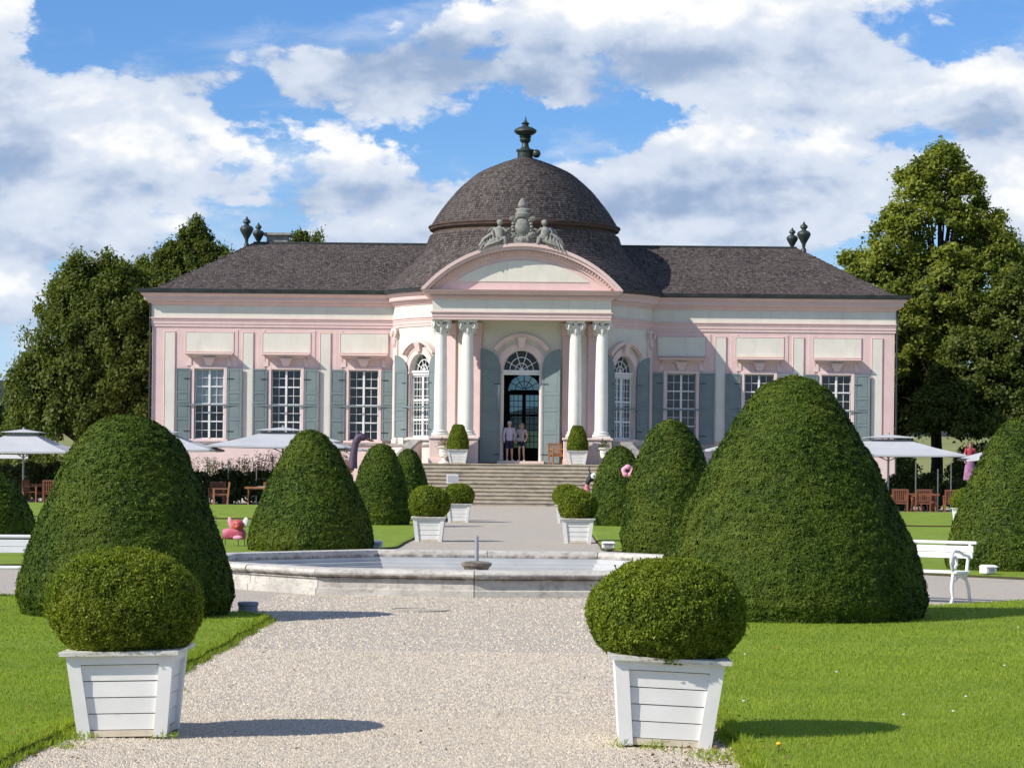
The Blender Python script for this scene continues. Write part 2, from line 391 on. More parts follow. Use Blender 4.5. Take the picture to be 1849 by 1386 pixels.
class MB:
    def __init__(self, mtx=None): self.v, self.f, self.m = [], [], mtx or Matrix()
    def add(self, vs, fs):
        n = len(self.v)
        self.v += [tuple(self.m @ Vector(p)) for p in vs]
        self.f += [tuple(i + n for i in f) for f in fs]
        return self
    def box(self, x0, x1, y0, y1, z0, z1):
        vs = [(x0, y0, z0), (x1, y0, z0), (x1, y1, z0), (x0, y1, z0), (x0, y0, z1), (x1, y0, z1), (x1, y1, z1), (x0, y1, z1)]
        return self.add(vs, BOXF)
    def cbox(self, c, s): return self.box(c[0] - s[0] / 2, c[0] + s[0] / 2, c[1] - s[1] / 2, c[1] + s[1] / 2, c[2] - s[2] / 2, c[2] + s[2] / 2)
    def hexa(self, lo, hi):       # two quads (counter-clockwise from above)
        return self.add(list(lo) + list(hi), BOXF)
    def chbox(self, x0, x1, y0, y1, z0, z1, c=.006):
        """box with chamfered front edges (front = -y)"""
        a = [(x0, y1, z0), (x1, y1, z0), (x1, y1, z1), (x0, y1, z1)]
        b = [(x0, y0 + c, z0), (x1, y0 + c, z0), (x1, y0 + c, z1), (x0, y0 + c, z1)]
        d = [(x0 + c, y0, z0 + c), (x1 - c, y0, z0 + c), (x1 - c, y0, z1 - c), (x0 + c, y0, z1 - c)]
        fs = [(3, 2, 1, 0), (8, 9, 10, 11)]
        for i in range(4):
            j = (i + 1) % 4
            fs += [(i, j, 4 + j, 4 + i), (4 + i, 4 + j, 8 + j, 8 + i)]
        return self.add(a + b + d, fs)
    def lathe(self, prof, seg=24, c=(0, 0, 0), a0=0, a1=2 * PI, sx=1, sy=1, caps=True):
        full = abs(a1 - a0 - 2 * PI) < 1e-6
        n = seg if full else seg + 1
        vs = []
        for r, z in prof:
            for i in range(n):
                a = a0 + (a1 - a0) * i / seg
                vs.append((c[0] + r * sx * math.cos(a), c[1] + r * sy * math.sin(a), c[2] + z))
        fs = []
        for k in range(len(prof) - 1):
            for i in range(seg):
                j = (i + 1) % n
                fs.append((k * n + i, k * n + j, (k + 1) * n + j, (k + 1) * n + i))
        if caps and full:
            fs.append(tuple(range(n - 1, -1, -1)))
            fs.append(tuple((len(prof) - 1) * n + i for i in range(n)))
        return self.add(vs, fs)
    def tube(self, pts, r, seg=8, caps=True, flat=1.0):
        pts = [Vector(p) for p in pts]
        rs = r if isinstance(r, (list, tuple)) else [r] * len(pts)
        vs = []
        t0 = (pts[1] - pts[0]).normalized()
        up = Vector((0, 0, 1)) if abs(t0.z) < .9 else Vector((0, 1, 0))
        u = t0.cross(up).normalized()
        for i, p in enumerate(pts):
            t = (pts[min(i + 1, len(pts) - 1)] - pts[max(i - 1, 0)]).normalized()
            u = (u - t * u.dot(t)).normalized(); w = t.cross(u)
            for k in range(seg):
                a = 2 * PI * k / seg
                vs.append(tuple(p + u * (rs[i] * math.cos(a)) + w * (rs[i] * flat * math.sin(a))))
        fs = []
        for i in range(len(pts) - 1):
            for k in range(seg):
                j = (k + 1) % seg
                fs.append((i * seg + k, i * seg + j, (i + 1) * seg + j, (i + 1) * seg + k))
        if caps:
            fs.append(tuple(range(seg - 1, -1, -1))); fs.append(tuple((len(pts) - 1) * seg + k for k in range(seg)))
        return self.add(vs, fs)
    def ball(self, c, r, seg=12, rings=8):
        if not isinstance(r, (tuple, list)): r = (r, r, r)
        prof = [(math.sin(PI * k / rings), -math.cos(PI * k / rings)) for k in range(rings + 1)]
        vs = [(c[0], c[1], c[2] - r[2])]
        for k in range(1, rings):
            for i in range(seg):
                a = 2 * PI * i / seg
                vs.append((c[0] + r[0] * prof[k][0] * math.cos(a), c[1] + r[1] * prof[k][0] * math.sin(a), c[2] + r[2] * prof[k][1]))
        vs.append((c[0], c[1], c[2] + r[2]))
        fs = [(0, 1 + (i + 1) % seg, 1 + i) for i in range(seg)]
        for k in range(rings - 2):
            for i in range(seg):
                j = (i + 1) % seg
                fs.append((1 + k * seg + i, 1 + k * seg + j, 1 + (k + 1) * seg + j, 1 + (k + 1) * seg + i))
        b = 1 + (rings - 2) * seg; t = len(vs) - 1
        fs += [(b + i, b + (i + 1) % seg, t) for i in range(seg)]
        return self.add(vs, fs)
    def prism(self, poly, y0, y1):
        """poly in (x, z), extruded along y"""
        n = len(poly)
        vs = [(x, y0, z) for x, z in poly] + [(x, y1, z) for x, z in poly]
        fs = [tuple(range(n)), tuple(range(2 * n - 1, n - 1, -1))]
        fs += [(i, n + i, n + (i + 1) % n, (i + 1) % n) for i in range(n)]
        return self.add(vs, fs)
    def slab(self, poly, z0, z1):
        n = len(poly)
        vs = [(x, y, z0) for x, y in poly] + [(x, y, z1) for x, y in poly]
        fs = [tuple(range(n - 1, -1, -1)), tuple(range(n, 2 * n))]
        fs += [(i, (i + 1) % n, n + (i + 1) % n, n + i) for i in range(n)]
        return self.add(vs, fs)
    def mesh(self, name, mat, smooth=False):
        me = bpy.data.meshes.new(name)
        me.from_pydata(self.v, [], self.f)
        mats = mat if isinstance(mat, (list, tuple)) else [mat]
        for m in mats: me.materials.append(m)
        me.update()
        import bmesh
        bm = bmesh.new(); bm.from_mesh(me); bmesh.ops.recalc_face_normals(bm, faces=bm.faces); bm.to_mesh(me); bm.free()
        if smooth:
            me.polygons.foreach_set('use_smooth', [True] * len(me.polygons))
            me.set_sharp_from_angle(angle=R(smooth if smooth is not True else 40))
        return me
    def build(self, name, mat, parent=None, smooth=False, loc=(0, 0, 0), **kw):
        return link(name, self.mesh(name, mat, smooth), parent, loc, **kw)
BOXF = [(3, 2, 1, 0), (4, 5, 6, 7), (0, 1, 5, 4), (1, 2, 6, 5), (2, 3, 7, 6), (3, 0, 4, 7)]

def np_mesh(name, verts, quads, mat, tint=None, tris=False, smooth=False):
    """verts (N,3), faces (K,4) or (K,3) numpy -> mesh, per-face tint"""
    k = 3 if tris else 4
    me = bpy.data.meshes.new(name)
    me.vertices.add(len(verts)); me.vertices.foreach_set('co', np.asarray(verts, np.float32).ravel())
    nf = len(quads)
    me.loops.add(nf * k); me.loops.foreach_set('vertex_index', np.asarray(quads, np.int32).ravel())
    me.polygons.add(nf)
    me.polygons.foreach_set('loop_start', np.arange(0, nf * k, k, dtype=np.int32))
    try: me.polygons.foreach_set('loop_total', np.full(nf, k, np.int32))
    except Exception: pass
    me.update(calc_edges=True)
    if tint is not None:
        a = me.attributes.new('tint', 'FLOAT', 'FACE'); a.data.foreach_set('value', np.asarray(tint, np.float32))
    me.materials.append(mat)
    if smooth: me.polygons.foreach_set('use_smooth', np.ones(nf, bool))
    return me

def unit(a): return a / np.maximum(np.linalg.norm(a, axis=1, keepdims=True), 1e-9)

def leaf_quads(P, N, length, width, tilt=.6, rng=RNG, bend=.25, along=None):
    """a folded four-corner leaf at each point P, lying roughly across N"""
    n = len(P)
    nr = unit(N + rng.normal(0, tilt, (n, 3)))
    t = rng.normal(0, 1, (n, 3)) if along is None else along + rng.normal(0, .45, (n, 3))
    t = unit(t - nr * np.sum(t * nr, 1, keepdims=True))
    b = np.cross(nr, t)
    ln = (length * rng.uniform(.65, 1.3, (n, 1))); wd = (width * rng.uniform(.7, 1.3, (n, 1)))
    v0 = P - t * ln * .5; v2 = P + t * ln * .5
    v1 = P + b * wd * .5 + nr * wd * bend; v3 = P - b * wd * .5 + nr * wd * bend
    V = np.stack([v0, v1, v2, v3], 1).reshape(-1, 3)
    Q = np.arange(n * 4).reshape(n, 4)
    return V, Q

def vnoise(P, scale, seed=0):
    """cheap smooth noise in -1..1 from sums of sines"""
    r = np.random.RandomState(seed); o = np.zeros(len(P))
    for k in range(7):
        d = r.normal(0, 1, 3); d /= np.linalg.norm(d)
        o += np.sin(P @ d * scale * (1 + .45 * k) + r.uniform(0, 6.28)) / (1 + .3 * k)
    return o / 3.0

TAB = np.random.RandomState(99).uniform(-1, 1, (64, 64, 64))
def vgrid(P, cell, seed=0):
    """lattice value noise in -1..1"""
    q = P / np.asarray(cell) + seed * 7.31
    i = np.floor(q).astype(int); f = q - i; f = f * f * (3 - 2 * f); o = 0
    for dx in (0, 1):
        for dy in (0, 1):
            for dz in (0, 1):
                w = (f[:, 0] if dx else 1 - f[:, 0]) * (f[:, 1] if dy else 1 - f[:, 1]) * (f[:, 2] if dz else 1 - f[:, 2])
                o = o + w * TAB[(i[:, 0] + dx) % 64, (i[:, 1] + dy) % 64, (i[:, 2] + dz) % 64]
    return o

# ------------------------------------------------------------------ setting: ground, gravel, lawns, hills
def terrain():
    nx, ny = 50, 70
    xs = np.sinh(np.linspace(-4.2, 4.2, nx)) * 60
    ys = np.concatenate([np.linspace(-60, 140, 25), 140 + np.cumsum(np.geomspace(6, 260, ny - 25))])
    X, Y = np.meshgrid(xs, ys)
    far = np.clip((Y - 150) / 1500, 0, 3)
    Z = -.06 + far * 13 + far ** 2 * 4 + np.sin(X * .004 + 1) * far * 3
    V = np.stack([X, Y, Z], 2).reshape(-1, 3)
    i = np.arange(len(ys) - 1)[:, None] * nx + np.arange(nx - 1)[None]
    Q = np.stack([i, i + 1, i + nx + 1, i + nx], 2).reshape(-1, 4)
    me = np_mesh('ground', V, Q, M['meadow'], smooth=True); me.materials.append(M['field'])
    c = V[Q].mean(1)
    me.polygons.foreach_set('material_index', ((c[:, 1] > 220)).astype(np.int32))
    link('ground', me, kind='structure', label='meadow and ripe fields rising behind the pavilion', cat='ground')
    # wooded hills on the skyline
    n = 120
    a = np.linspace(-.9, .9, n); verts = []; D = 2300
    for k, (dd, hh) in enumerate(((0, -5), (120, .45), (300, .85), (520, 1.0), (900, .6))):
        for j in range(n):
            top = 95 + 25 * math.sin(a[j] * 9 + 1) + 14 * math.sin(a[j] * 23) + 60 * max(0, -a[j] - .17) * 2 - 62 * math.exp(-((a[j] + .03) / .15) ** 2)
            z = -5 if k == 0 else 8 + top * hh + 3 * math.sin(a[j] * 140 + k)
            verts.append(((D + dd) * math.sin(a[j]), (D + dd) * math.cos(a[j]), z))
    q = [(k * n + j, k * n + j + 1, (k + 1) * n + j + 1, (k + 1) * n + j) for k in range(4) for j in range(n - 1)]
    link('hills', np_mesh('hills', np.array(verts), np.array(q), M['wood_hill'], smooth=True), kind='structure', label='dark wooded hills on the horizon', cat='hills')
terrain()

def flat(name, poly, z, mat, z0=None, **kw):
    if z0 is None:
        me = bpy.data.meshes.new(name); me.from_pydata([(x, y, z) for x, y in poly], [], [tuple(range(len(poly)))]); me.materials.append(mat)
        return link(name, me, **kw)
flat('gravel_path', [(-45, 4), (45, 4), (45, 116.5), (-45, 116.5)], 0.0, M['gravel'], kind='structure', label='pale gravel path and forecourt', cat='path')

LAWN_Z = .055
def lawn(name, poly, label, z=LAWN_Z):
    """turf slab with a rounded, soil coloured edge"""
    n = len(poly)
    cx = sum(p[0] for p in poly) / n; cy = sum(p[1] for p in poly) / n
    P = [Vector((x, y, 0)) for x, y in poly]
    def inset(d):
        out = []
        for i in range(n):
            a, b, c = P[i - 1], P[i], P[(i + 1) % n]
            e1 = (b - a).normalized(); e2 = (c - b).normalized()
            n1 = Vector((-e1.y, e1.x, 0)); n2 = Vector((-e2.y, e2.x, 0))
            nn = (n1 + n2).normalized()
            out.append(b + nn * (d / max(.3, nn.dot(n1))))
        return out
    area = sum(P[i].x * P[(i + 1) % n].y - P[(i + 1) % n].x * P[i].y for i in range(n))
    sg = 1 if area > 0 else -1
    r1, r2 = inset(.03 * sg), inset(.10 * sg)
    vs = [(p.x, p.y, -.01) for p in P] + [(p.x, p.y, z * .75) for p in r1] + [(p.x, p.y, z) for p in r2]
    fs, mi = [tuple(2 * n + i for i in range(n))], [0]
    for i in range(n):
        j = (i + 1) % n
        fs += [(i, j, n + j, n + i), (n + i, n + j, 2 * n + j, 2 * n + i)]; mi += [1, 0]
    me = bpy.data.meshes.new(name); me.from_pydata(vs, [], fs)
    me.materials.append(M['lawn']); me.materials.append(M['lawn_edge'])
    me.polygons.foreach_set('material_index', mi); me.update()
    return link(name, me, kind='structure', label=label, cat='lawn')
def wob(pts, amp=.03, step=.5, seed=1):
    r = random.Random(seed); out = []
    for i in range(len(pts) - 1):
        a, b = Vector(pts[i]), Vector(pts[i + 1]); k = max(1, int((b - a).length / step))
        if k > 60: k = 1
        for j in range(k):
            p = a.lerp(b, j / k); out.append((p.x + r.uniform(-amp, amp), p.y + r.uniform(-amp, amp)))
    out.append(pts[-1]); return out
near_ring = [(2.12, 28.3), (2.45, 28.9), (3.1, 29.75), (4.0, 30.55), (5.0, 31.4), (5.9, 32.2), (7.2, 33.6), (9, 34.3), (13, 34.6), (40, 34.6)]
far_ring = [(40, 40.2), (13, 40.2), (9.6, 40.4), (8.6, 40.9), (7.3, 42.2), (6.0, 45.2), (5.0, 47.6), (3.4, 50.2), (2.5, 51.3), (2.1, 52.2), (2.08, 58)]
near_R = wob([(2.12, 6), (2.12, 12), (2.14, 16), (2.1, 22), (2.12, 28.3)] + near_ring[1:]) + [(40, 6)]
LN_R = near_R
LN_L = [(-x, y) for x, y in wob([(2.35, 6), (2.25, 12), (2.14, 16), (2.12, 22), (2.12, 28.3)] + near_ring[1:], seed=4) + [(40, 6)]]
lawn('lawn', LN_R, 'bright mown lawn at the near right of the gravel path')
lawn('lawn', LN_L, 'bright mown lawn at the near left of the gravel path')
def far_lawn(sgn, y1, y2, lab, z):
    if y1 < 60: poly = wob(far_ring, .03) + [(2.06, y2), (40, y2)]
    else: poly = [(40, y1), (2.06, y1), (2.06, y2), (40, y2)]
    lawn('lawn', [(x * sgn, y) for x, y in poly], lab, z)
far_lawn(-1, 40, 74.6, 'lawn beyond the fountain, left of the path', .055)
far_lawn(1, 40, 74.6, 'lawn beyond the fountain, right of the path', .055)
far_lawn(-1, 75.6, 97, 'farther strip of lawn before the left terrace', .10)
far_lawn(1, 75.6, 97, 'farther strip of lawn before the right terrace', .10)

# manhole outline in the gravel
def manhole():
    mb = MB(); mb.lathe([(.36, .0), (.36, .012), (.335, .012), (.335, .004), (0.001, .004)], 40, caps=False)
    mb.build('manhole_cover', M['gravel'], None, loc=(-.57, 30.6, .004), label='round manhole cover flush in the gravel before the fountain', cat='manhole')
manhole()

# ------------------------------------------------------------------ grass and gravel stones (uncountable)
def in_poly(x, y, poly):
    ins = np.zeros(len(x), bool); n = len(poly)
    for i in range(n):
        x1, y1 = poly[i]; x2, y2 = poly[(i + 1) % n]
        c = ((y1 > y) != (y2 > y)) & (x < (x2 - x1) * (y - y1) / (y2 - y1 + 1e-12) + x1)
        ins ^= c
    return ins
def grass_blades(name, poly, x0, x1, label):
    parts = []
    for ya, yb, dens, hgt, wid in ((13.5, 18, 3600, .020, .0080), (18, 23, 2200, .021, .010), (23, 34.5, 1000, .022, .014)):
        n = int((x1 - x0) * (yb - ya) * dens)
        x = RNG.uniform(x0, x1, n); y = RNG.uniform(ya, yb, n)
        lim = np.abs(x - .93 + .013 * y) < y * .208 + 2.2
        k = lim & in_poly(x, y, poly)
        parts.append((x[k], y[k], np.full(k.sum(), hgt), np.full(k.sum(), wid)))
    # longer fringe along the edge of the path
    e = np.array([p for p in poly if abs(p[0]) < 12 and 12 < p[1] < 35]); e = e[np.argsort(e[:, 1])]
    n = 9000; yy = RNG.uniform(13, 31, n); xx = np.interp(yy, e[:, 1], e[:, 0]) + RNG.normal(0, .035, n)
    k = yy < 29; parts.append((xx[k], yy[k], np.full(k.sum(), .040), np.full(k.sum(), .010)))
    x, y, h, w = [np.concatenate(c) for c in zip(*parts)]
    n = len(x)
    patch = vnoise(np.stack([x, y, x * 0], 1), 1.6, 5)
    h = h * RNG.uniform(.5, 1.35, n) * (1 + .25 * patch)
    a = RNG.uniform(0, 2 * PI, n); ln = RNG.uniform(.1, 1.0, n) * h; la = RNG.uniform(0, 2 * PI, n)
    edge_z = np.where(in_poly(x, y, poly), LAWN_Z - .012, 0.0)
    b0 = np.stack([x - np.cos(a) * w / 2, y - np.sin(a) * w / 2, edge_z], 1)
    b1 = np.stack([x + np.cos(a) * w / 2, y + np.sin(a) * w / 2, edge_z], 1)
    tp = np.stack([x + np.cos(la) * ln, y + np.sin(la) * ln, edge_z + .012 + h], 1)
    V = np.stack([b0, b1, tp], 1).reshape(-1, 3); Q = np.arange(3 * n).reshape(n, 3)
    t = np.clip(RNG.uniform(0, 1, n) * .75 + .25 * patch + .1, 0, 1)
    link(name, np_mesh(name, V, Q, M['grass'], t, tris=True), kind='stuff', label=label, cat='grass')
grass_blades('grass', LN_R, 2.0, 10.5, 'short grass blades of the near right lawn')
grass_blades('grass', LN_L, -8.5, -2.0, 'short grass blades of the near left lawn')

def pebbles():
    parts = []
    for ya, yb, dens, s in ((13.5, 18, 3800, .0072), (18, 24, 1800, .009), (24, 34, 400, .012)):
        n = int(5.2 * (yb - ya) * dens)
        x = RNG.uniform(-2.6, 2.6, n); y = RNG.uniform(ya, yb, n)
        parts.append((x, y, np.full(n, s)))
    x, y, s = [np.concatenate(c) for c in zip(*parts)]
    k = ~(in_poly(x, y, LN_R) | in_poly(x, y, LN_L)); x, y, s = x[k], y[k], s[k]
    n = len(x); s = s * RNG.uniform(.5, 1.5, n)
    a = RNG.uniform(0, 2 * PI, n); e = RNG.uniform(.6, 1.0, n)
    V = np.zeros((n, 5, 3))
    for i in range(4):
        aa = a + i * PI / 2 + RNG.uniform(-.3, .3, n)
        rr = s * np.where(i % 2 == 0, 1, e)
        V[:, i] = np.stack([x + np.cos(aa) * rr, y + np.sin(aa) * rr, -.002 + 0 * x], 1)
    V[:, 4] = np.stack([x + RNG.normal(0, .3, n) * s, y + RNG.normal(0, .3, n) * s, s * RNG.uniform(.5, 1.1, n)], 1)
    base = np.arange(n)[:, None] * 5
    T = np.concatenate([np.stack([base[:, 0] + i, base[:, 0] + (i + 1) % 4, base[:, 0] + 4], 1) for i in range(4)])
    t = np.tile(RNG.uniform(0, 1, n), 4)
    link('gravel', np_mesh('gravel', V.reshape(-1, 3), T, M['pebble'], t, tris=True), kind='stuff', label='loose pale gravel stones on the near path', cat='gravel')
pebbles()

# ------------------------------------------------------------------ pavilion
BX, BY = -0.18, 116.0
pav = empty('pavilion', (BX, BY, 0), 0, 'pink and cream baroque garden pavilion with shingled dome and columned portico', 'pavilion')
WZ0, WZ1 = 2.75, 5.93                      # wing windows
HC, HR = 2.0, 6.2                          # round hall: centre y, radius
Z_ARCH0, Z_ARCH1, Z_FR1, Z_CO1 = 7.85, 8.27, 8.81, 9.36
WIN_X = (7.23, 10.77, 14.28)

def strips(path, z0, z1, opening=None, thick=.4, mb=None, n_out=1):
    """thick wall along a plan path [(x,y)], outside on the right hand when walking; opening(s)->(zlo,zhi) or None, s = path length"""
    mb = mb or MB()
    P = [Vector((p[0], p[1])) for p in path]
    nrm = []
    for i in range(len(P)):
        a = P[max(i - 1, 0)]; b = P[min(i + 1, len(P) - 1)]
        t = (b - a).normalized(); nrm.append(Vector((-t.y, t.x)))
    s = 0.0
    for i in range(len(P) - 1):
        d = (P[i + 1] - P[i]).length
        a, b = P[i], P[i + 1]; ai, bi = a + nrm[i] * thick, b + nrm[i + 1] * thick
        def blk(l0, l1, h0, h1):
            if min(h0 - l0, h1 - l1) < -1e-6 or max(h0 - l0, h1 - l1) < 1e-4: return
            mb.hexa([(a.x, a.y, l0), (b.x, b.y, l1), (bi.x, bi.y, l1), (ai.x, ai.y, l0)],
                    [(a.x, a.y, h0), (b.x, b.y, h1), (bi.x, bi.y, h1), (ai.x, ai.y, h0)])
        o0 = opening(s + 1e-4) if opening else None; o1 = opening(s + d - 1e-4) if opening else None
        if o0 and o1:
            blk(z0, z0, o0[0], o1[0]); blk(o0[1], o1[1], z1, z1)
        else: blk(z0, z0, z1, z1)
        s += d
    return mb

# --- wing walls
def wing_wall(sg):
    xs = sorted([sg * 16.9, sg * 5.6] + [sg * w + d for w in WIN_X for d in (-.67, .67)])
    path = [(x, 0) for x in xs]
    x0 = xs[0]
    def op(s):
        for w in WIN_X:
            if abs(x0 + s - sg * w) < .67: return (WZ0, WZ1)
    mb = strips(path, 0, Z_CO1, op, .45)
    e = sg * 16.9
    mb.box(min(e, e - sg * .4), max(e, e - sg * .4), .45, 10, 0, Z_CO1)
    mb.build('wall', M['pink'], pav)
for sg in (-1, 1): wing_wall(sg)
mb = MB(); mb.box(-16.5, -1.0, 9.6, 10, 0, Z_CO1); mb.box(1.0, 16.5, 9.6, 10, 0, Z_CO1)
arc = [(.8 * math.cos(PI - PI * k / 12), 5.35 + .8 * math.sin(PI - PI * k / 12)) for k in range(13)]
mb.prism([(-1.0, 1.9), (-.8, 1.9)] + arc + [(.8, 1.9), (1.0, 1.9), (1.0, Z_CO1), (-1.0, Z_CO1)], 9.6, 10)
mb.build('rear_wall', M['interior'], pav)
MB().box(-16.4, 16.4, .5, 9.55, 1.6, 1.88).build('floor', M['interior'], pav)
MB().box(-16.4, 16.4, .5, 9.55, 8.6, 8.75).build('ceiling', M['interior'], pav)

# --- round hall walls with an arched window each side, portico back wall with the door
SIDE_A = math.atan2(113.72 - BY - HC, 4.62)          # bearing of the side windows seen from the hall centre
SW, SZ0, SZS = .70, 2.9, 5.83                        # half width, sill, spring
def hall_pt(a, r=HR): return (r * math.cos(a), HC + r * math.sin(a))
A_END = -math.acos(3.85 / HR); A_ST = -math.asin(HC / HR) + .02
PBY = HC - HR                                         # front of the hall at the door
DW, DZ0, DZS = .83, 1.86, 5.82
def hall_wall():
    hw = SW / HR; a0 = -PI - A_ST
    cs = [-PI - SIDE_A, SIDE_A, -PI / 2]
    aa = {a0 + (A_ST - a0) * k / 110 for k in range(111)}
    for c, w in zip(cs, (SW, SW, DW)): aa |= {c + w / HR * math.cos(PI * k / 20) for k in range(21)}
    aa = sorted(aa)
    aa = [a for i, a in enumerate(aa) if i == 0 or a - aa[i - 1] > 1e-5]
    pts = [hall_pt(a) for a in aa]
    cum = [0.0]
    for i in range(len(pts) - 1): cum.append(cum[-1] + math.dist(pts[i], pts[i + 1]))
    def op(s):
        a = np.interp(s, cum, aa)
        for c, w, z0, zs, k in ((cs[0], SW, SZ0, SZS, 1.12), (cs[1], SW, SZ0, SZS, 1.12), (cs[2], DW, DZ0, DZS, 1.08)):
            d = (a - c) * HR
            if abs(d) < w: return (z0, zs + math.sqrt(max(0, w * w - d * d)) * k)
    strips(pts, 0, Z_CO1, op, .4).build('wall', M['cream'], pav, smooth=30)
hall_wall()

# --- mouldings swept along the eaves
def offset_path(path, d):
    P = [Vector((p[0], p[1])) for p in path]; out = []
    for i in range(len(P)):
        if i == 0: t1 = t2 = (P[1] - P[0]).normalized()
        elif i == len(P) - 1: t1 = t2 = (P[-1] - P[-2]).normalized()
        else: t1 = (P[i] - P[i - 1]).normalized(); t2 = (P[i + 1] - P[i]).normalized()
        n1 = Vector((t1.y, -t1.x)); n2 = Vector((t2.y, -t2.x)); nn = (n1 + n2).normalized()
        out.append(P[i] + nn * (d / max(.25, nn.dot(n1))))
    return out
def sweep(path, prof, mb=None):
    """closed profile [(out, z)] swept along a plan path, out = to the right hand"""
    mb = mb or MB(); rings = [offset_path(path, o) for o, z in prof]
    n = len(path); k = len(prof)
    vs = [(rings[j][i].x, rings[j][i].y, prof[j][1]) for i in range(n) for j in range(k)]
    fs = [(i * k + j, i * k + (j + 1) % k, (i + 1) * k + (j + 1) % k, (i + 1) * k + j) for i in range(n - 1) for j in range(k)]
    fs += [tuple(range(k - 1, -1, -1)), tuple((n - 1) * k + j for j in range(k))]
    return mb.add(vs, fs)
arcR = [hall_pt(A_END + (A_ST - A_END) * k / 20) for k in range(20)]
half = arcR + [(5.9, 0), (16.9, 0), (16.9, 10)]
left_path = [(-16.9, 10), (-16.9, 0), (-5.9, 0)] + [(-x, y) for x, y in reversed(arcR)]
eaves = [left_path, half]
port = [(-3.85, -2.9), (-3.85, -5.95), (3.85, -5.95), (3.85, -2.9)]
PA0, PA1, PF1, PC1 = 7.97, 8.31, 8.84, 9.23
for path in eaves:
    sweep(path, [(-.05, Z_ARCH0), (.04, Z_ARCH0), (.04, 7.97), (.065, 7.985), (.065, 8.12), (.09, 8.135), (.09, 8.2), (.13, 8.22), (.13, Z_ARCH1), (-.05, Z_ARCH1)]).build('architrave', M['pink'], pav, smooth=25)
    sweep(path, [(-.05, Z_ARCH1 + .003), (.05, Z_ARCH1 + .003), (.05, Z_FR1), (-.05, Z_FR1)]).build('frieze', M['cream'], pav, smooth=25)
    sweep(path, [(-.05, Z_FR1 + .003), (.08, Z_FR1 + .003), (.1, 8.88), (.2, 8.93), (.2, 8.99), (.34, 9.04), (.36, 9.1), (.36, 9.2), (.42, 9.23), (.5, 9.33), (.5, Z_CO1), (-.05, Z_CO1)]).build('cornice', M['pink'], pav, smooth=25)
    sweep(path, [(.1, 9.365), (.55, 9.365), (.64, 9.40), (.67, 9.54), (.64, 9.54), (.6, 9.45), (.5, 9.43), (.1, 9.43)]).build('gutter', M['gutter'], pav, smooth=25)
sweep(port, [(-.75, PA0), (.0, PA0), (.0, 8.08), (.025, 8.09), (.025, 8.2), (.05, 8.21), (.05, 8.25), (.09, 8.27), (.09, PA1), (-.75, PA1)]).build('architrave', M['pink'], pav)
sweep(port, [(-.75, PA1 + .003), (.01, PA1 + .003), (.01, PF1), (-.75, PF1)]).build('frieze', M['cream'], pav)
sweep(port, [(-.75, PF1 + .003), (.06, PF1 + .003), (.08, 8.9), (.13, 8.92), (.13, 9.02), (.34, 9.06), (.36, 9.14), (.46, 9.17), (.5, PC1), (-.75, PC1)]).build('cornice', M['pink'], pav)
MB().box(-3.1, 3.1, -5.2, -2.9, 8.2, 8.28).build('portico_ceiling', M['cream'], pav)
dn = MB()
for k in range(int(7.9 / .145)):
    x = -3.9 + .145 * k; dn.box(x, x + .085, -6.15, -6.085, 8.925, 9.015)
dn.build('dentils', M['pink'], pav, kind='stuff')

# --- segmental pediment
PH, RISE = 4.37, 2.02
PR = (PH ** 2 + RISE ** 2) / (2 * RISE); PCZ = PC1 + RISE - PR
pa = math.asin(PH / PR)
def arc_band(r0, r1, y0, y1, n=40, z0=PCZ, amax=None, mb=None, zmin=PC1 + .004):
    mb = mb or MB(); am0 = math.acos(min(1, max(-1, (zmin - z0) / r0))); am1 = math.acos(min(1, (zmin - z0) / r1))
    vs, fs = [], []
    for i in range(n + 1):
        t = -1 + 2 * i / n
        for r, am in ((r0, am0), (r1, am1)):
            for y in (y0, y1): vs.append((r * math.sin(t * am), y, z0 + r * math.cos(t * am)))
    for i in range(n):
        a, b = 4 * i, 4 * i + 4
        fs += [(a, b, b + 1, a + 1), (a + 2, a + 3, b + 3, b + 2), (a, a + 2, b + 2, b), (a + 1, b + 1, b + 3, a + 3)]
    fs += [(0, 1, 3, 2), (4 * n, 4 * n + 2, 4 * n + 3, 4 * n + 1)]
    return mb.add(vs, fs)
mb = arc_band(PR - .14, PR, -6.45, -2.0)
arc_band(PR - .27, PR - .143, -6.36, -2.0, mb=mb)
arc_band(PR - .42, PR - .273, -6.12, -5.6, mb=mb)
arc_band(PR - .50, PR - .423, -6.05, -5.6, mb=mb)
mb.build('pediment', M['pink'], pav, smooth=25)
dn = MB()
am = math.acos((PC1 + .1 - PCZ) / (PR - .35)); nd = int(2 * am * (PR - .35) / .145)
for k in range(nd + 1):
    t = -am + 2 * am * k / nd
    dn.m = Matrix.Translation((0, 0, PCZ)) @ Matrix.Rotation(t, 4, 'Y')
    dn.box(-.042, .042, -6.21, -6.125, PR - .375, PR - .285)
dn.build('dentils', M['pink'], pav, kind='stuff')
def seg_poly(r, zmin, n=40):
    a = math.acos((zmin - PCZ) / r)
    return [(r * math.sin(-a + 2 * a * k / n), PCZ + r * math.cos(-a + 2 * a * k / n)) for k in range(n + 1)]
MB().prism(seg_poly(PR - .42, PC1 + .004), -5.95, -2.2).build('tympanum', M['pink'], pav)
MB().prism(seg_poly(PR - .72, PC1 + .38), -5.98, -5.9).build('tympanum_panel', M['cream'], pav)
MB().prism([(x, z) for x, z in seg_poly(PR + .02, PC1 + .004)], -6.42, -1.2).build('pediment_roof', M['gutter'], pav) if False else None

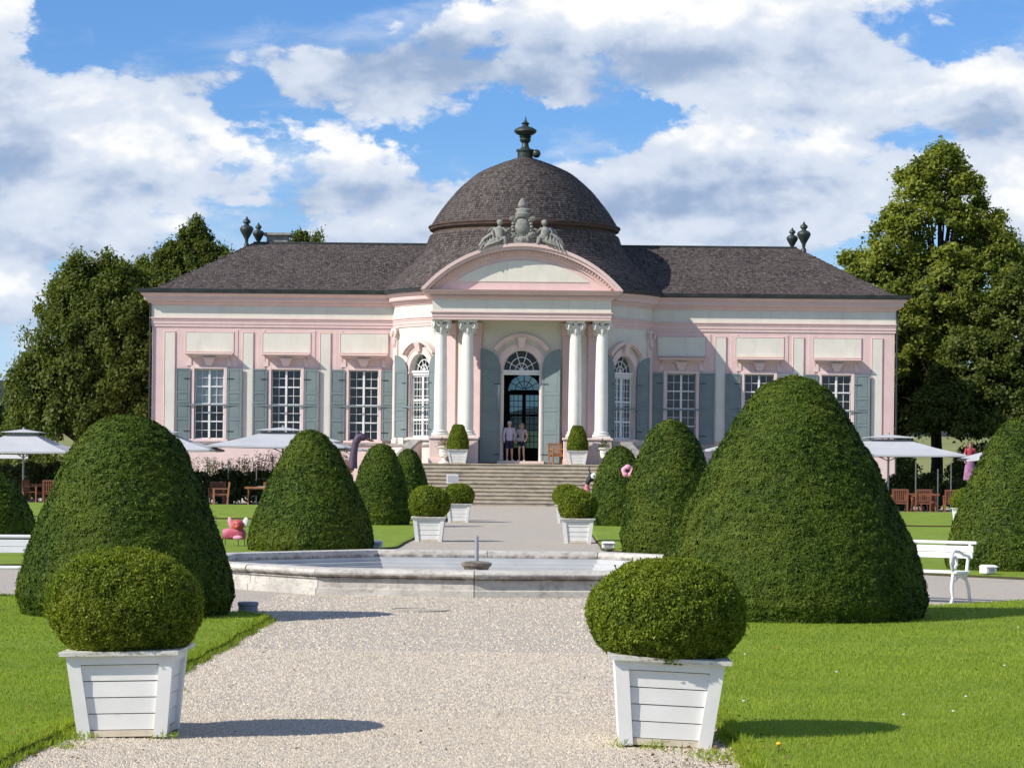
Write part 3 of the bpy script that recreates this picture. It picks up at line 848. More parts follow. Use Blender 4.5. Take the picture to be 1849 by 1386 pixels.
# --- roofs and shingles
shV, shQ, shT = [], [], []
def shingle(c, side, down, nrm, w, l, lift=.018):
    """thin wedge: c = top centre"""
    lf = lift * random.uniform(.6, 1.5)
    skew = random.uniform(-.012, .012); l *= random.uniform(.93, 1.07)
    a = c - side * (w / 2) + nrm * .004; b = c + side * (w / 2) + nrm * .004
    d = b + down * l + nrm * lf + side * skew; e = a + down * l + nrm * lf + side * skew
    n = len(shV)
    shV.extend([a, b, d, e, d - nrm * (lf + .004), e - nrm * (lf + .004)])
    shQ.extend([(n, n + 3, n + 2, n + 1), (n + 3, n + 5, n + 4, n + 2)])
    t = min(1, max(0, random.gauss(.45, .28))); shT.extend([t, t * .6])
def flush_shingles(parent):
    V = np.array([tuple(v) for v in shV]); Q = np.array(shQ)
    link('shingles', np_mesh('shingles', V, Q, M['roof'], shT), parent, kind='stuff')
    shV.clear(); shQ.clear(); shT.clear()
CRS, SHW = .125, .125
def shingle_patch(tl, tr, br, bl, keep=None):
    """four corners, tl/tr on the ridge"""
    tl, tr, br, bl = map(Vector, (tl, tr, br, bl))
    hl = ((tl + tr) / 2 - (bl + br) / 2).length; rows = max(1, int(hl / CRS))
    for r in range(rows):
        f0 = r / rows
        a = tl.lerp(bl, f0); b = tr.lerp(br, f0); wl = (b - a).length
        a1 = tl.lerp(bl, (r + 1) / rows); b1 = tr.lerp(br, (r + 1) / rows)
        down = (((a1 + b1) / 2) - ((a + b) / 2)); dl = down.length; down.normalize()
        side = (b1 - a1).normalized(); down = (down - side * down.dot(side)).normalized()
        nrm = side.cross(down); nrm = -nrm if nrm.z < 0 else nrm
        w1 = (b1 - a1).length; n = max(1, int(w1 / SHW)); off = random.random()
        for k in range(n):
            f = (k + off * .9) / n
            c = a1.lerp(b1, min(1, f)) - down * dl
            if keep and not keep(c): continue
            shingle(c, side, down, nrm, w1 / n * random.uniform(.8, 1.0), dl * 1.12)
EX, EYF, EYR, EZ = 17.45, -.55, 10.55, 9.44
RZ, RX, RY = 12.10, 12.9, 5.0
def lerp(a, b, t): return a + (b - a) * t
for sg in (-1, 1):
    # front slope with a slight sprocket at the eaves
    t = .16; ez2 = EZ + .23
    A, B = (sg * RX, RY, RZ), (sg * 1.0, RY, RZ)
    m0 = (sg * lerp(EX, RX, t), lerp(EYF, RY, t), ez2); m1 = (sg * 1.0, lerp(EYF, RY, t), ez2)
    e0, e1 = (sg * EX, EYF, EZ), (sg * 1.0, EYF, EZ)
    mr0 = (sg * lerp(EX, RX, t), lerp(EYR, RY, t), ez2); mr1 = (sg * 1.0, lerp(EYR, RY, t), ez2)
    r0, r1 = (sg * EX, EYR, EZ), (sg * 1.0, EYR, EZ)
    V = [A, B, m0, m1, e0, e1, mr0, mr1, r0, r1]
    F = [(0, 1, 3, 2), (2, 3, 5, 4), (0, 2, 6), (2, 4, 8, 6), (0, 6, 7, 1), (6, 8, 9, 7)]
    mbr = MB(); mbr.add(V, F); ro = mbr.build('roof', M['roof'], pav)
    outside = lambda c: (c.x ** 2 + (c.y - HC) ** 2) > 4.6 ** 2
    if sg < 0:
        shingle_patch(A, B, m1, m0, outside); shingle_patch(m0, m1, e1, e0, outside)
        shingle_patch(A, A, m0, mr0); shingle_patch(m0, mr0, r0, e0)
    else:
        shingle_patch(B, A, m0, m1, outside); shingle_patch(m1, m0, e0, e1, outside)
        shingle_patch(A, A, mr0, m0); shingle_patch(m0, mr0, r0, e0)
    flush_shingles(ro)
    MB().tube([(sg * 4.3, RY, RZ + .02), (sg * RX, RY, RZ + .02)], .07, 6).build('ridge_cap', M['gutter'], pav)
DOME = [(4.40, 12.83), (4.05, 13.40), (3.77, 13.79), (3.45, 14.19), (3.10, 14.59), (2.66, 14.99), (2.14, 15.39), (1.27, 15.79), (.62, 16.03), (.26, 16.15)]
FLARE = [(6.72, 9.46), (6.35, 9.86), (5.95, 10.30), (5.48, 10.74), (5.04, 11.14), (4.74, 11.54), (4.52, 11.94), (4.36, 12.42)]
DOME = [(r * .985, 12.66 + (z - 12.83) * .98) for r, z in DOME]
FLARE = [(r, z if z < 10.4 else z - .17 * (z - 10.4) / 2) for r, z in FLARE]
def smooth_profile(p, k=4):
    out = []
    for i in range(len(p) - 1):
        p0, p1, p2, p3 = [Vector(p[min(max(j, 0), len(p) - 1)]) for j in (i - 1, i, i + 1, i + 2)]
        for q in range(k):
            t = q / k
            out.append(tuple(.5 * ((2 * p1) + (p2 - p0) * t + (2 * p0 - 5 * p1 + 4 * p2 - p3) * t * t + (3 * p1 - p0 - 3 * p2 + p3) * t ** 3)))
    return out + [tuple(p[-1])]
def shingle_lathe(prof, keep=None):
    pr = smooth_profile(prof, 8)
    cum = [0]
    for i in range(len(pr) - 1): cum.append(cum[-1] + math.dist(pr[i], pr[i + 1]))
    rows = int(cum[-1] / CRS)
    for r in range(rows):
        s0 = cum[-1] * r / rows; s1 = cum[-1] * (r + 1) / rows
        r0, z0 = [np.interp(s0, cum, [q[j] for q in pr]) for j in (0, 1)]
        r1, z1 = [np.interp(s1, cum, [q[j] for q in pr]) for j in (0, 1)]
        n = max(5, int(2 * PI * max(r0, r1) / SHW)); off = random.random() * 6
        for k in range(n):
            a = 2 * PI * (k + random.uniform(-.08, .08)) / n + off
            top = Vector((r1 * math.cos(a), HC + r1 * math.sin(a), z1)); bot = Vector((r0 * math.cos(a), HC + r0 * math.sin(a), z0))
            if keep and not keep(bot): continue
            down = (bot - top); dl = down.length; down.normalize()
            side = Vector((-math.sin(a), math.cos(a), 0)); nrm = side.cross(down); nrm = -nrm if nrm.dot(Vector((math.cos(a), math.sin(a), .3))) < 0 else nrm
            shingle(top, side, down, nrm, 2 * PI * r0 / n * random.uniform(.8, 1.0), dl * 1.1)
fl = MB().lathe(smooth_profile(FLARE), 72, (0, HC, 0), caps=False).build('lower_roof', M['roof'], pav, smooth=30)
shingle_lathe(FLARE, lambda b: not (b.y > 4.0 and abs(b.x) > 3))
flush_shingles(fl)
dm = MB().lathe(smooth_profile(DOME), 72, (0, HC, 0), caps=False).build('dome', M['roof'], pav, smooth=30)
shingle_lathe(DOME); flush_shingles(dm)
MB().lathe([(4.32, 12.22), (4.26, 12.25), (4.22, 12.38), (4.26, 12.43), (4.38, 12.49), (4.40, 12.57), (4.45, 12.61), (4.45, 12.67), (4.28, 12.69)], 72, (0, HC, 0), caps=False).build('dome_cornice', M['lead'], pav, smooth=30)
fin = MB().lathe([(.36, 15.98), (.36, 16.42), (.42, 16.44), (.42, 16.52), (.24, 16.56), (.17, 16.66), (.15, 16.82), (.22, 16.88), (.27, 16.98), (.22, 17.06), (.30, 17.10), (.24, 17.16), (.44, 17.26), (.53, 17.36), (.5, 17.45), (.34, 17.54), (.17, 17.60), (.13, 17.68), (.2, 17.74), (.09, 17.80), (.05, 17.9), (.02, 18.05)], 24, (0, HC, -.23)).build('finial', M['dark_metal'], pav, smooth=50)
MB().ball((.52, HC - .2, 16.09), .2).build('finial_ball', M['dark_metal'], fin, smooth=True)
for sg in (-1, 1):
    for x, y, k in ((13.2, 4.7, 1.0), (12.72, 5.4, .85)):
        zb = 11.85
        p = [(.12, 0), (.12, .2), (.07, .25), (.09, .42), (.2, .62), (.31, .82), (.33, .92), (.26, 1.02), (.12, 1.08), (.1, 1.14), (.18, 1.2), (.17, 1.3), (.07, 1.38), (.02, 1.5)]
        MB().lathe([(r * k, z * k) for r, z in p], 18, (sg * x, y, zb)).build('roof_urn', M['dark_metal'], pav, smooth=50)
mb = MB(); mb.box(-12.35, -11.35, 5.6, 6.5, 11.5, 12.55)
ch = mb.build('chimney', M['stone_cap'], pav)
MB().box(-12.5, -11.2, 5.45, 6.65, 12.55, 12.66).build('chimney_cap', M['stone_cap'], ch)

# --- wing facade: panels, lisenes, hoods
def framed_panel(x0, x1, z0, z1):
    o = MB().chbox(x0, x1, -.035, .01, z0, z1, .012).build('wall_panel', M['cream'], pav)
    f = MB(); w = .035
    for a in ((x0 - w, x1 + w, z1, z1 + w), (x0 - w, x1 + w, z0 - w, z0), (x0 - w, x0, z0, z1), (x1, x1 + w, z0, z1)):
        f.chbox(a[0], a[1], -.05, .01, a[2], a[3], .012)
    f.build('panel_moulding', M['pink'], o)
pane_me = MB().box(-.5, .5, -.004, .004, -.5, .5).mesh('pane', M['glass'])
def shutter_mesh(w, h, arch=0.0, flip=1, div=(0, .28, .52, .66, 1)):
    """leaf hinged at x=0, extends to x=w*flip; arch = rise of the curved top (high at the outer... hinge-far side)"""
    mb = MB(); t = .05; fw = .085
    def bx(x0, x1, z0, z1, y0=-t / 2, y1=t / 2): mb.chbox(min(x0 * flip, x1 * flip), max(x0 * flip, x1 * flip), y0, y1, z0, z1, .008)
    hs = h - arch
    bx(0, fw, 0, hs); bx(w - fw, w, 0, hs)
    zs = [d * hs for d in div]
    for i, z in enumerate(zs):
        if i == 0: bx(fw, w - fw, 0, fw * 1.4)
        elif i == len(zs) - 1: bx(fw, w - fw, hs - fw, hs)
        else: bx(fw, w - fw, z - fw * .6, z + fw * .6)
    if arch:
        n = 10
        pts = [(w * (k / n), hs + arch * math.sqrt(max(0, 1 - (1 - k / n) ** 2))) for k in range(n + 1)]
        poly = [(x * flip, z) for x, z in ([(0, hs)] + pts[1:] + [(w, hs)])]
        mb.prism(poly, -t / 2, t / 2 - .012)
    return mb
def make_shutter(parent, w, h, flip, mtx, arch=0.0, div=(0, .28, .52, .66, 1)):
    mb = shutter_mesh(w, h, arch, flip, div); mb.v = [tuple(mtx @ Vector(v)) for v in mb.v]
    o = mb.build('shutter', M['green'], parent)
    hs = h - arch; fw = .085
    for a, b in zip(div[:-1], div[1:]):
        z0, z1 = a * hs, b * hs
        p = MB(mtx); x0, x1 = fw, w - fw
        p.chbox(min(x0 * flip, x1 * flip), max(x0 * flip, x1 * flip), -.008, .012, z0, z1, .004)
        xm = (x0 + x1) / 2
        p.chbox(min((x0 + .05) * flip, (x1 - .05) * flip), max((x0 + .05) * flip, (x1 - .05) * flip), -.016, -.0085, z0 + .1, z1 - .1, .006)
        p.build('shutter_panel', M['green'], o)
    for z in (.35, h * .85 - arch): MB(mtx).box(min(-.02, .3 * flip), max(-.02, .3 * flip), -.034, -.026, z, z + .035).build('hinge', M['iron'], o)
    return o

def wing_window(x, curtain=False):
    w, z0, z1 = .67, WZ0, WZ1
    fr = MB()   # pink white surround
    for a in ((-w - .15, -w, z0 - .02, z1 + .14), (w, w + .15, z0 - .02, z1 + .14), (-w, w, z1, z1 + .14)):
        fr.chbox(x + a[0], x + a[1], -.07, .25, a[2], a[3], .015)
    fr.chbox(x - w - .22, x + w + .22, -.14, .2, z0 - .14, z0 - .023, .02)
    win = fr.build('window', M['pale_pink'], pav)
    s = MB(); y0, y1 = .12, .19
    def b(x0, x1, a, c, dy=0): s.chbox(x + x0, x + x1, y0 + dy, y1, a, c, .006)
    b(-w, -w + .045, z0, z1); b(w - .045, w, z0, z1); b(-.048, .048, z0 + .045, z1 - .045, -.03)
    b(-w + .045, w - .045, z0, z0 + .045); b(-w + .045, w - .045, z1 - .045, z1)
    H = z1 - z0
    for f, hw in ((.25, .03), (.5, .03), (.75, .03)):
        for sx in (-1, 1): b(min(sx * .048, sx * (w - .045)), max(sx * .048, sx * (w - .045)), z0 + H * f - hw, z0 + H * f + hw, -.01)
    for k in range(4):
        zz = z0 + H * (k + .5) / 4
        for sx in (-1, 1): b(min(sx * .048, sx * (w - .045)), max(sx * .048, sx * (w - .045)), zz - .012, zz + .012, .02)
    for sx in (-1, 1):
        xx = sx * (.055 + (w - .115) / 2)
        s.chbox(x + xx - .012, x + xx + .012, y0 + .021, y1 - .01, z0 + .06, z1 - .06, .004)
    s.build('sash', M['white'], win)
    pw = (w - .115) / 2; ph = H / 8
    for i in range(8):
        for j in range(4):
            px = x + (-1 if j < 2 else 1) * (.055 + pw * (.5 + (1 - j if j < 2 else j - 2)))
            p = link('pane', pane_me, win, (px, .165, z0 + ph * (i + .5)))
            p.scale = (pw - .005, 1, ph - .005); p.rotation_euler = (random.uniform(-.012, .012), 0, random.uniform(-.012, .012))
    if curtain:
        c = MB(); n = 30
        vs = []
        for k in range(n + 1):
            xx = x - w + 2 * w * k / n; yy = .188 + .010 * math.sin(k * 1.9)
            vs += [(xx, yy, z0 + H * .5), (xx, yy, z1)]
        c.add(vs, [(2 * k, 2 * k + 2, 2 * k + 3, 2 * k + 1) for k in range(n)])
        c.build('curtain', M['white'], win, smooth=True, label='white curtain drawn behind the upper half of the window')
    bar = MB(); zb = z0 + H * .485; bar.box(x - w - .86, x + w + .86, -.15, -.115, zb - .035, zb + .035)
    for sx in (-1, 1):
        m = Matrix.Translation((x + sx * (w + .17), -.085, z0 - .02)) @ Matrix.Rotation(-sx * R(4), 4, 'Z')
        make_shutter(pav, .68, WZ1 - WZ0 + .04, sx, m)
    bar.build('shutter_bar', M['green'], win)
    # hood on a bracket
    h = MB(); zh = 6.62
    h.hexa([(x - 1.02, -.40, zh - .08), (x + 1.02, -.40, zh - .08), (x + 1.02, 0, zh - .08), (x - 1.02, 0, zh - .08)], [(x - 1.08, -.46, zh - .01), (x + 1.08, -.46, zh - .01), (x + 1.08, 0, zh + .05), (x - 1.08, 0, zh + .05)])
    h.box(x - .86, x + .86, -.16, 0, zh - .17, zh - .083)
    hd = h.build('window_hood', M['pale_pink'], win)
    k = MB(); k.hexa([(x - .12, -.12, 6.08), (x + .12, -.12, 6.08), (x + .12, 0, 6.08), (x - .12, 0, 6.08)], [(x - .25, -.26, 6.4), (x + .25, -.26, 6.4), (x + .25, 0, 6.4), (x - .25, 0, 6.4)])
    k.box(x - .3, x + .3, -.3, 0, 6.403, 6.445)
    k.build('keystone', M['pale_pink'], hd)
    for sx in (-1, 1): # ears of the surround
        MB().prism([(x + sx * (w + .15), 6.07), (x + sx * (w + .38), 6.07), (x + sx * (w + .3), 6.25), (x + sx * (w + .2), 6.45), (x + sx * (w + .15), 6.45)], -.04, .01).build('surround_ear', M['pale_pink'], win)
for sg in (-1, 1):
    for i, wx in enumerate(WIN_X):
        x = sg * wx
        wing_window(x, curtain=(sg < 0 and i == 2))
        framed_panel(x - 1.08, x + 1.08, 6.72, 7.60)
    for px in (9.0, 12.53, 16.1):
        x = sg * px
        framed_panel(x - .22, x + .22, 2.85, 7.60)
    for wx in (9.0, 12.53):
        for d in (-.62, .62): MB().chbox(sg * wx + d - .17, sg * wx + d + .17, -.022, .01, 2.72, 7.72, .008).build('lisene', M['pink'], pav)
    # plinth, sill course, downpipe at the corner
    MB().chbox(min(sg * 5.9, sg * 16.98), max(sg * 5.9, sg * 16.98), -.09, .01, 0, 2.50, .02).build('plinth', M['pale_pink'], pav)
    MB().chbox(min(sg * 5.9, sg * 17.05), max(sg * 5.9, sg * 17.05), -.16, .01, 2.503, 2.60, .02).build('sill_course', M['stone_cap'], pav)
    MB().chbox(min(sg * 5.9, sg * 17.02), max(sg * 5.9, sg * 17.02), -.12, -.0915, 0, .55, .01).build('base_course', M['cream'], pav)
    MB().tube([(sg * 16.99, -.1, .1), (sg * 16.99, -.1, 9.0), (sg * 17.2, -.3, 9.35)], .04, 8).build('downpipe', M['gutter'], pav)

# --- hall: plinth under the side windows, pilasters, arched windows
for sg in (-1, 1):
    pth = [(x * sg, y) for x, y in arcR]
    if sg < 0: pth = pth[::-1]
    sweep(pth, [(-.02, 0), (.09, 0), (.09, 2.50), (-.02, 2.50)]).build('plinth', M['pale_pink'], pav, smooth=25)
    sweep(pth, [(-.02, 2.503), (.16, 2.503), (.16, 2.60), (-.02, 2.60)]).build('sill_course', M['stone_cap'], pav, smooth=25)
def volute_capital(mb, w, d, z0, h, pil=False):
    """Ionic block: abacus, egg band, corner scrolls; front = -y"""
    mb.box(-w / 2 * 1.12, w / 2 * 1.12, -d / 2 * 1.12, d / 2 * 1.12, z0 + h * .8, z0 + h * .87)
    mb.box(-w / 2 * 1.2, w / 2 * 1.2, -d / 2 * 1.2, d / 2 * 1.2, z0 + h * .873, z0 + h)
def scroll(mb, cx, cy, cz, r, ang):
    m0 = mb.m.copy(); mb.m = m0 @ Matrix.Translation((cx, cy, cz)) @ Matrix.Rotation(ang, 4, 'Z')
    n = 26; pts = []
    for k in range(n):
        t = k / (n - 1); a = t * 4.4 * PI; rr = r * (1 - .82 * t)
        pts.append((rr * math.sin(a) * .95, -.02 - .05 * t, rr * math.cos(a)))
    mb.tube(pts, [r * .24 * (1 - .5 * k / n) for k in range(n)], 6)
    mb.ball((0, -.05, 0), r * .3, 8, 6)
    mb.m = m0
def pilaster(sg):
    a = A_ST - .085
    cx, cy = hall_pt(a, HR + .02); m = Matrix.Translation((cx * sg, cy, 0)) @ Matrix.Rotation(sg * (a + PI / 2), 4, 'Z')
    mb = MB(m); mb.chbox(-.27, .27, -.07, .12, 2.62, 7.3, .015)
    o = mb.build('pilaster', M['pale_pink'], pav)
    c = MB(m); c.box(-.32, .32, -.14, .1, 7.72, 7.84); c.box(-.27, .27, -.1, .1, 7.303, 7.717)
    for s in (-1, 1): scroll(c, s * .25, -.12, 7.6, .16, 0)
    for s in (-1, 0, 1): c.tube([(s * .16, -.11, 7.45), (s * .15, -.12, 7.2), (s * .15, -.08, 6.95)], [.05, .045, .01], 6)
    c.build('pilaster_capital', M['pale_pink'], o, smooth=40)
    MB(m).chbox(-.31, .31, -.1, .12, 2.605, 2.80, .02).build('pilaster_base', M['pale_pink'], o)
for sg in (-1, 1): pilaster(sg)

def arch_frame(mtx, w, z0, zs, k, parent, door=False, panes=(4, 9)):
    """white fanlight and casements in a local frame (x along the wall, -y outward)"""
    f = MB(mtx); n = 20
    def ring(r0, r1, y0, y1, mb=f):
        vs, fs = [], []
        for i in range(n + 1):
            a = PI * i / n
            for r in (r0, r1):
                for y in (y0, y1): vs.append((r * math.cos(a), y, zs + .06 + r * math.sin(a) * k))
        for i in range(n):
            a, b = 4 * i, 4 * i + 4
            fs += [(a, b, b + 1, a + 1), (a + 2, a + 3, b + 3, b + 2), (a, a + 2, b + 2, b), (a + 1, b + 1, b + 3, a + 3)]
        mb.add(vs, fs)
    ring(w - .05, w + .01, .10, .18); ring(w * .62 - .016, w * .62 + .016, .12, .16); ring(w * .33 - .016, w * .33 + .016, .12, .16)
    for a in (28, 72, 108, 152):
        c, s = math.cos(R(a)), math.sin(R(a))
        f.tube([(.05 * c, .14, zs + .06 + .05 * s * k), (w * .97 * c, .14, zs + .06 + w * .97 * s * k)], .018, 6)
    f.lathe([(.1, -.02), (.1, .02)], 12, (0, 0, 0)) if False else f.ball((0, .12, zs + .08), (.09, .03, .09), 10, 6)
    f.chbox(-w - .04, w + .04, .02, .2, zs - .16, zs - .06, .012); f.chbox(-w - .06, w + .06, -.03, .2, zs - .057, zs + .05, .015)
    fr = f.build('fanlight', M['white'], parent, smooth=30)
    g = MB(mtx)
    g.add([(0, .142, zs + .06)] + [(w * math.cos(PI * i / n), .142, zs + .06 + w * math.sin(PI * i / n) * k) for i in range(n + 1)], [(0, i, i + 1) for i in range(1, n + 1)])
    g.build('fanlight_glass', M['glass'], fr)
    if door: return fr
    s = MB(mtx); zt = zs - .163
    s.chbox(-w, -w + .06, .08, .17, z0, zt, .008); s.chbox(w - .06, w, .08, .17, z0, zt, .008); s.chbox(-.06, .06, .06, .17, z0 + .08, zt - .07, .008)
    s.chbox(-w + .06, w - .06, .08, .17, z0, z0 + .08, .008); s.chbox(-w + .06, w - .06, .08, .17, zt - .07, zt, .008)
    H = zt - z0
    for fz in (.28, .60): 
        for sx in (-1, 1): s.chbox(min(sx * .06, sx * (w - .06)), max(sx * .06, sx * (w - .06)), .075, .17, z0 + H * fz - .045, z0 + H * fz + .045, .006)
    for i in range(1, panes[1]):
        zz = z0 + H * i / panes[1]
        for sx in (-1, 1): s.box(min(sx * .06, sx * (w - .06)), max(sx * .06, sx * (w - .06)), .11, .15, zz - .012, zz + .012)
    for sx in (-1, 1):
        for j in (1, 2):
            xx = sx * (.06 + (w - .12) * j / 3); s.box(xx - .011, xx + .011, .1, .149, z0 + .08, zt - .07)
    s.build('sash', M['white'], parent)
    g = MB(mtx); g.box(-w, w, .128, .134, z0, zt); g.build('glass', M['glass'], parent)
    return fr

def arch_moulding(mtx, w, zs, k, parent, ww=.24, hood=True, hr=1.02, hz=.35):
    """flat surround following the arch, and the curved hood with its keystone"""
    mb = MB(mtx); n = 24
    def ring(r0, r1, y0, y1, a0=0, a1=PI, z=zs, kk=k, mb=mb):
        vs, fs = [], []
        for i in range(n + 1):
            a = a0 + (a1 - a0) * i / n
            for r in (r0, r1):
                for y in (y0, y1): vs.append((r * math.cos(a), y, z + r * math.sin(a) * kk))
        for i in range(n):
            a, b = 4 * i, 4 * i + 4
            fs += [(a, b, b + 1, a + 1), (a + 2, a + 3, b + 3, b + 2), (a, a + 2, b + 2, b), (a + 1, b + 1, b + 3, a + 3)]
        fs += [(0, 1, 3, 2), (4 * n, 4 * n + 2, 4 * n + 3, 4 * n + 1)]
        mb.add(vs, fs)
    ring(w + .012, w + ww, -.05, .1)
    ring(w + ww + .002, w + ww + .05, -.075, .1)
    o = mb.build('arch_surround', M['pale_pink'], parent, smooth=25)
    if hood:
        h = MB(mtx)
        ring(hr * 1.18, hr * 1.30, -.24, .06, R(33), R(147), zs + hz - .25, 1.0, h)
        ring(hr * 1.12, hr * 1.178, -.16, .06, R(33), R(147), zs + hz - .25, 1.0, h)
        hd = h.build('arch_hood', M['pale_pink'], parent, smooth=25)
        kz = zs + hz - .25 + hr * 1.15
        kk = MB(mtx); kk.hexa([(-.12, -.15, zs + w * k + .10), (.12, -.15, zs + w * k + .10), (.12, .05, zs + w * k + .10), (-.12, .05, zs + w * k + .10)],
                              [(-.19, -.28, kz + .03), (.19, -.28, kz + .03), (.19, .05, kz + .03), (-.19, .05, kz + .03)])
        kk.build('keystone', M['pale_pink'], hd)
    return o

for sg in (-1, 1):
    a = SIDE_A; cx, cy = hall_pt(a, HR)
    m = Matrix.Translation((cx * sg, cy, 0)) @ Matrix.Rotation(sg * (a + PI / 2), 4, 'Z')
    mi = m @ Matrix.Translation((0, .1, 0))
    b = MB(m); b.chbox(-SW - .2, -SW - .012, -.04, .1, SZ0, SZS - .1, .01); b.chbox(SW + .012, SW + .2, -.04, .1, SZ0, SZS - .1, .01)
    b.box(-SW - .24, -SW + .02, -.09, .1, SZS - .097, SZS); b.box(SW - .02, SW + .24, -.09, .1, SZS - .097, SZS)
    b.chbox(-SW - .26, SW + .26, -.14, .1, SZ0 - .14, SZ0 - .003, .02)
    win = b.build('arched_window', M['pale_pink'], pav)
    arch_frame(mi, SW, SZ0, SZS, 1.12, win)
    arch_moulding(m, SW, SZS, 1.12, win)
    for s, ang in ((-1, 14), (1, 14)):
        mm = m @ Matrix.Translation((s * (SW + .06), -.12, SZ0 - .02)) @ Matrix.Rotation(-s * R(ang), 4, 'Z')
        make_shutter(pav, .70, SZS + SW * 1.1 - SZ0, s, mm, arch=.72, div=(0, .27, .42, .53, 1))
    MB(m).box(-SW - .8, SW + .8, -.2, -.17, SZ0 + 1.32, SZ0 + 1.39).build('shutter_bar', M['green'], win)

# --- portico: pedestals, columns, pilasters, door
CX = (-3.49, -2.34, 2.34, 3.49); CYc = -5.4; LAND = 1.75
for sg in (-1, 1):
    x0, x1 = sorted((sg * 3.95, sg * 1.86))
    p = MB(); p.chbox(x0, x1, -5.83, -3.3, LAND - .2, 2.80, .02)
    o = p.build('pedestal', M['pale_pink'], pav)
    MB().chbox(x0 - .05, x1 + .05, -5.89, -3.3, 2.803, 2.90, .02).build('pedestal_cap', M['pale_pink'], o)
    MB().chbox(x0 - .03, x1 + .03, -5.86, -5.832, LAND, LAND + .22, .01).build('pedestal_base', M['pale_pink'], o)
    for i, (xa, xb) in enumerate(((3.5, 2.85), (2.45, 1.75))):
        xm = (xa + xb) / 2; an = -math.acos(xm / HR); px_, py_ = hall_pt(an)
        mp = Matrix.Translation((sg * px_, py_, 0)) @ Matrix.Rotation(sg * (an + PI / 2) * .8, 4, 'Z'); hw_ = (xa - xb) / 2 * 1.05
        q = MB(mp).chbox(-hw_, hw_, -.14, .08, 2.91, 7.4, .015).build('pilaster', M['pink'], pav)
        MB(mp).chbox(-hw_ - .05, hw_ + .05, -.2, .08, 7.403, 7.95, .03).build('pilaster_capital', M['pink'], q)
def column(x):
    sh = []
    for k in range(13):
        t = k / 12; r = .285 * (1 - .17 * max(0, (t - .25) / .75) ** 1.6)
        sh.append((r, 3.18 + t * (7.34 - 3.18)))
    c = MB().lathe(sh + [(.262, 7.36), (.262, 7.40)], 28, (x, CYc, 0)).build('column', M['column'], pav, smooth=40)
    b = MB(); b.box(x - .39, x + .39, CYc - .39, CYc + .39, 2.905, 2.98)
    b.lathe([(.37, 2.983), (.39, 3.02), (.37, 3.06), (.31, 3.075), (.31, 3.10), (.34, 3.115), (.34, 3.15), (.295, 3.17), (.285, 3.185)], 28, (x, CYc, 0))
    b.build('column_base', M['column'], c, smooth=40)
    k = MB(); k.m = Matrix.Translation((x, CYc, 0))
    k.lathe([(.245, 7.40), (.26, 7.5), (.30, 7.66), (.33, 7.74)], 20)
    k.lathe([(.31, 7.66), (.37, 7.70), (.37, 7.75), (.31, 7.79)], 20)
    n = 8
    k.hexa([(-.36, -.36, 7.86), (.36, -.36, 7.86), (.36, .36, 7.86), (-.36, .36, 7.86)], [(-.42, -.42, 7.965), (.42, -.42, 7.965), (.42, .42, 7.965), (-.42, .42, 7.965)])
    for q in range(4):
        a = PI / 4 + q * PI / 2
        for d in (-.62, .62):
            scroll(k, .40 * math.cos(a), .40 * math.sin(a), 7.72, .155, a + PI / 2 + d)
        k.ball((.36 * math.cos(a - PI / 4), .36 * math.sin(a - PI / 4), 7.84), (.09, .09, .08), 8, 6)
        k.tube([(.27 * math.cos(a), .27 * math.sin(a), 7.68), (.33 * math.cos(a), .33 * math.sin(a), 7.56), (.28 * math.cos(a), .28 * math.sin(a), 7.42)], [.05, .06, .015], 6)
        a += PI / 4
        k.tube([(.27 * math.cos(a), .27 * math.sin(a), 7.62), (.31 * math.cos(a), .31 * math.sin(a), 7.48), (.27 * math.cos(a), .27 * math.sin(a), 7.34)], [.06, .05, .015], 6)
    k.build('capital', M['capital'], c, smooth=50)
for x in CX: column(x)
md = Matrix.Translation((0, PBY, 0))
b = MB(md); b.chbox(-DW - .18, -DW - .012, -.06, .1, LAND + .12, DZS - .1, .01); b.chbox(DW + .012, DW + .18, -.06, .1, LAND + .12, DZS - .1, .01)
b.chbox(-DW - .2, DW + .2, -.3, .44, LAND + .003, LAND + .12, .015)
door = b.build('doorway', M['pale_pink'], pav)
arch_frame(md @ Matrix.Translation((0, .1, 0)), DW, DZ0, DZS, 1.08, door, door=True)
arch_moulding(md, DW, DZS, 1.08, door, ww=.26, hr=1.12, hz=.42)
b = MB(md); b.chbox(-DW, -DW + .05, .1, .25, DZ0 + .01, DZS - .17, .006); b.chbox(DW - .05, DW, .1, .25, DZ0 + .01, DZS - .17, .006); b.build('door_frame', M['white'], door)
for s, ang, w in ((-1, 5, .90), (1, 20, .84)):
    mm = md @ Matrix.Translation((s * (DW + .08), -.14, LAND + .05)) @ Matrix.Rotation(-s * R(ang), 4, 'Z')
    make_shutter(pav, w, 4.98, s, mm, arch=.80, div=(0, .31, .55, .72, 1))
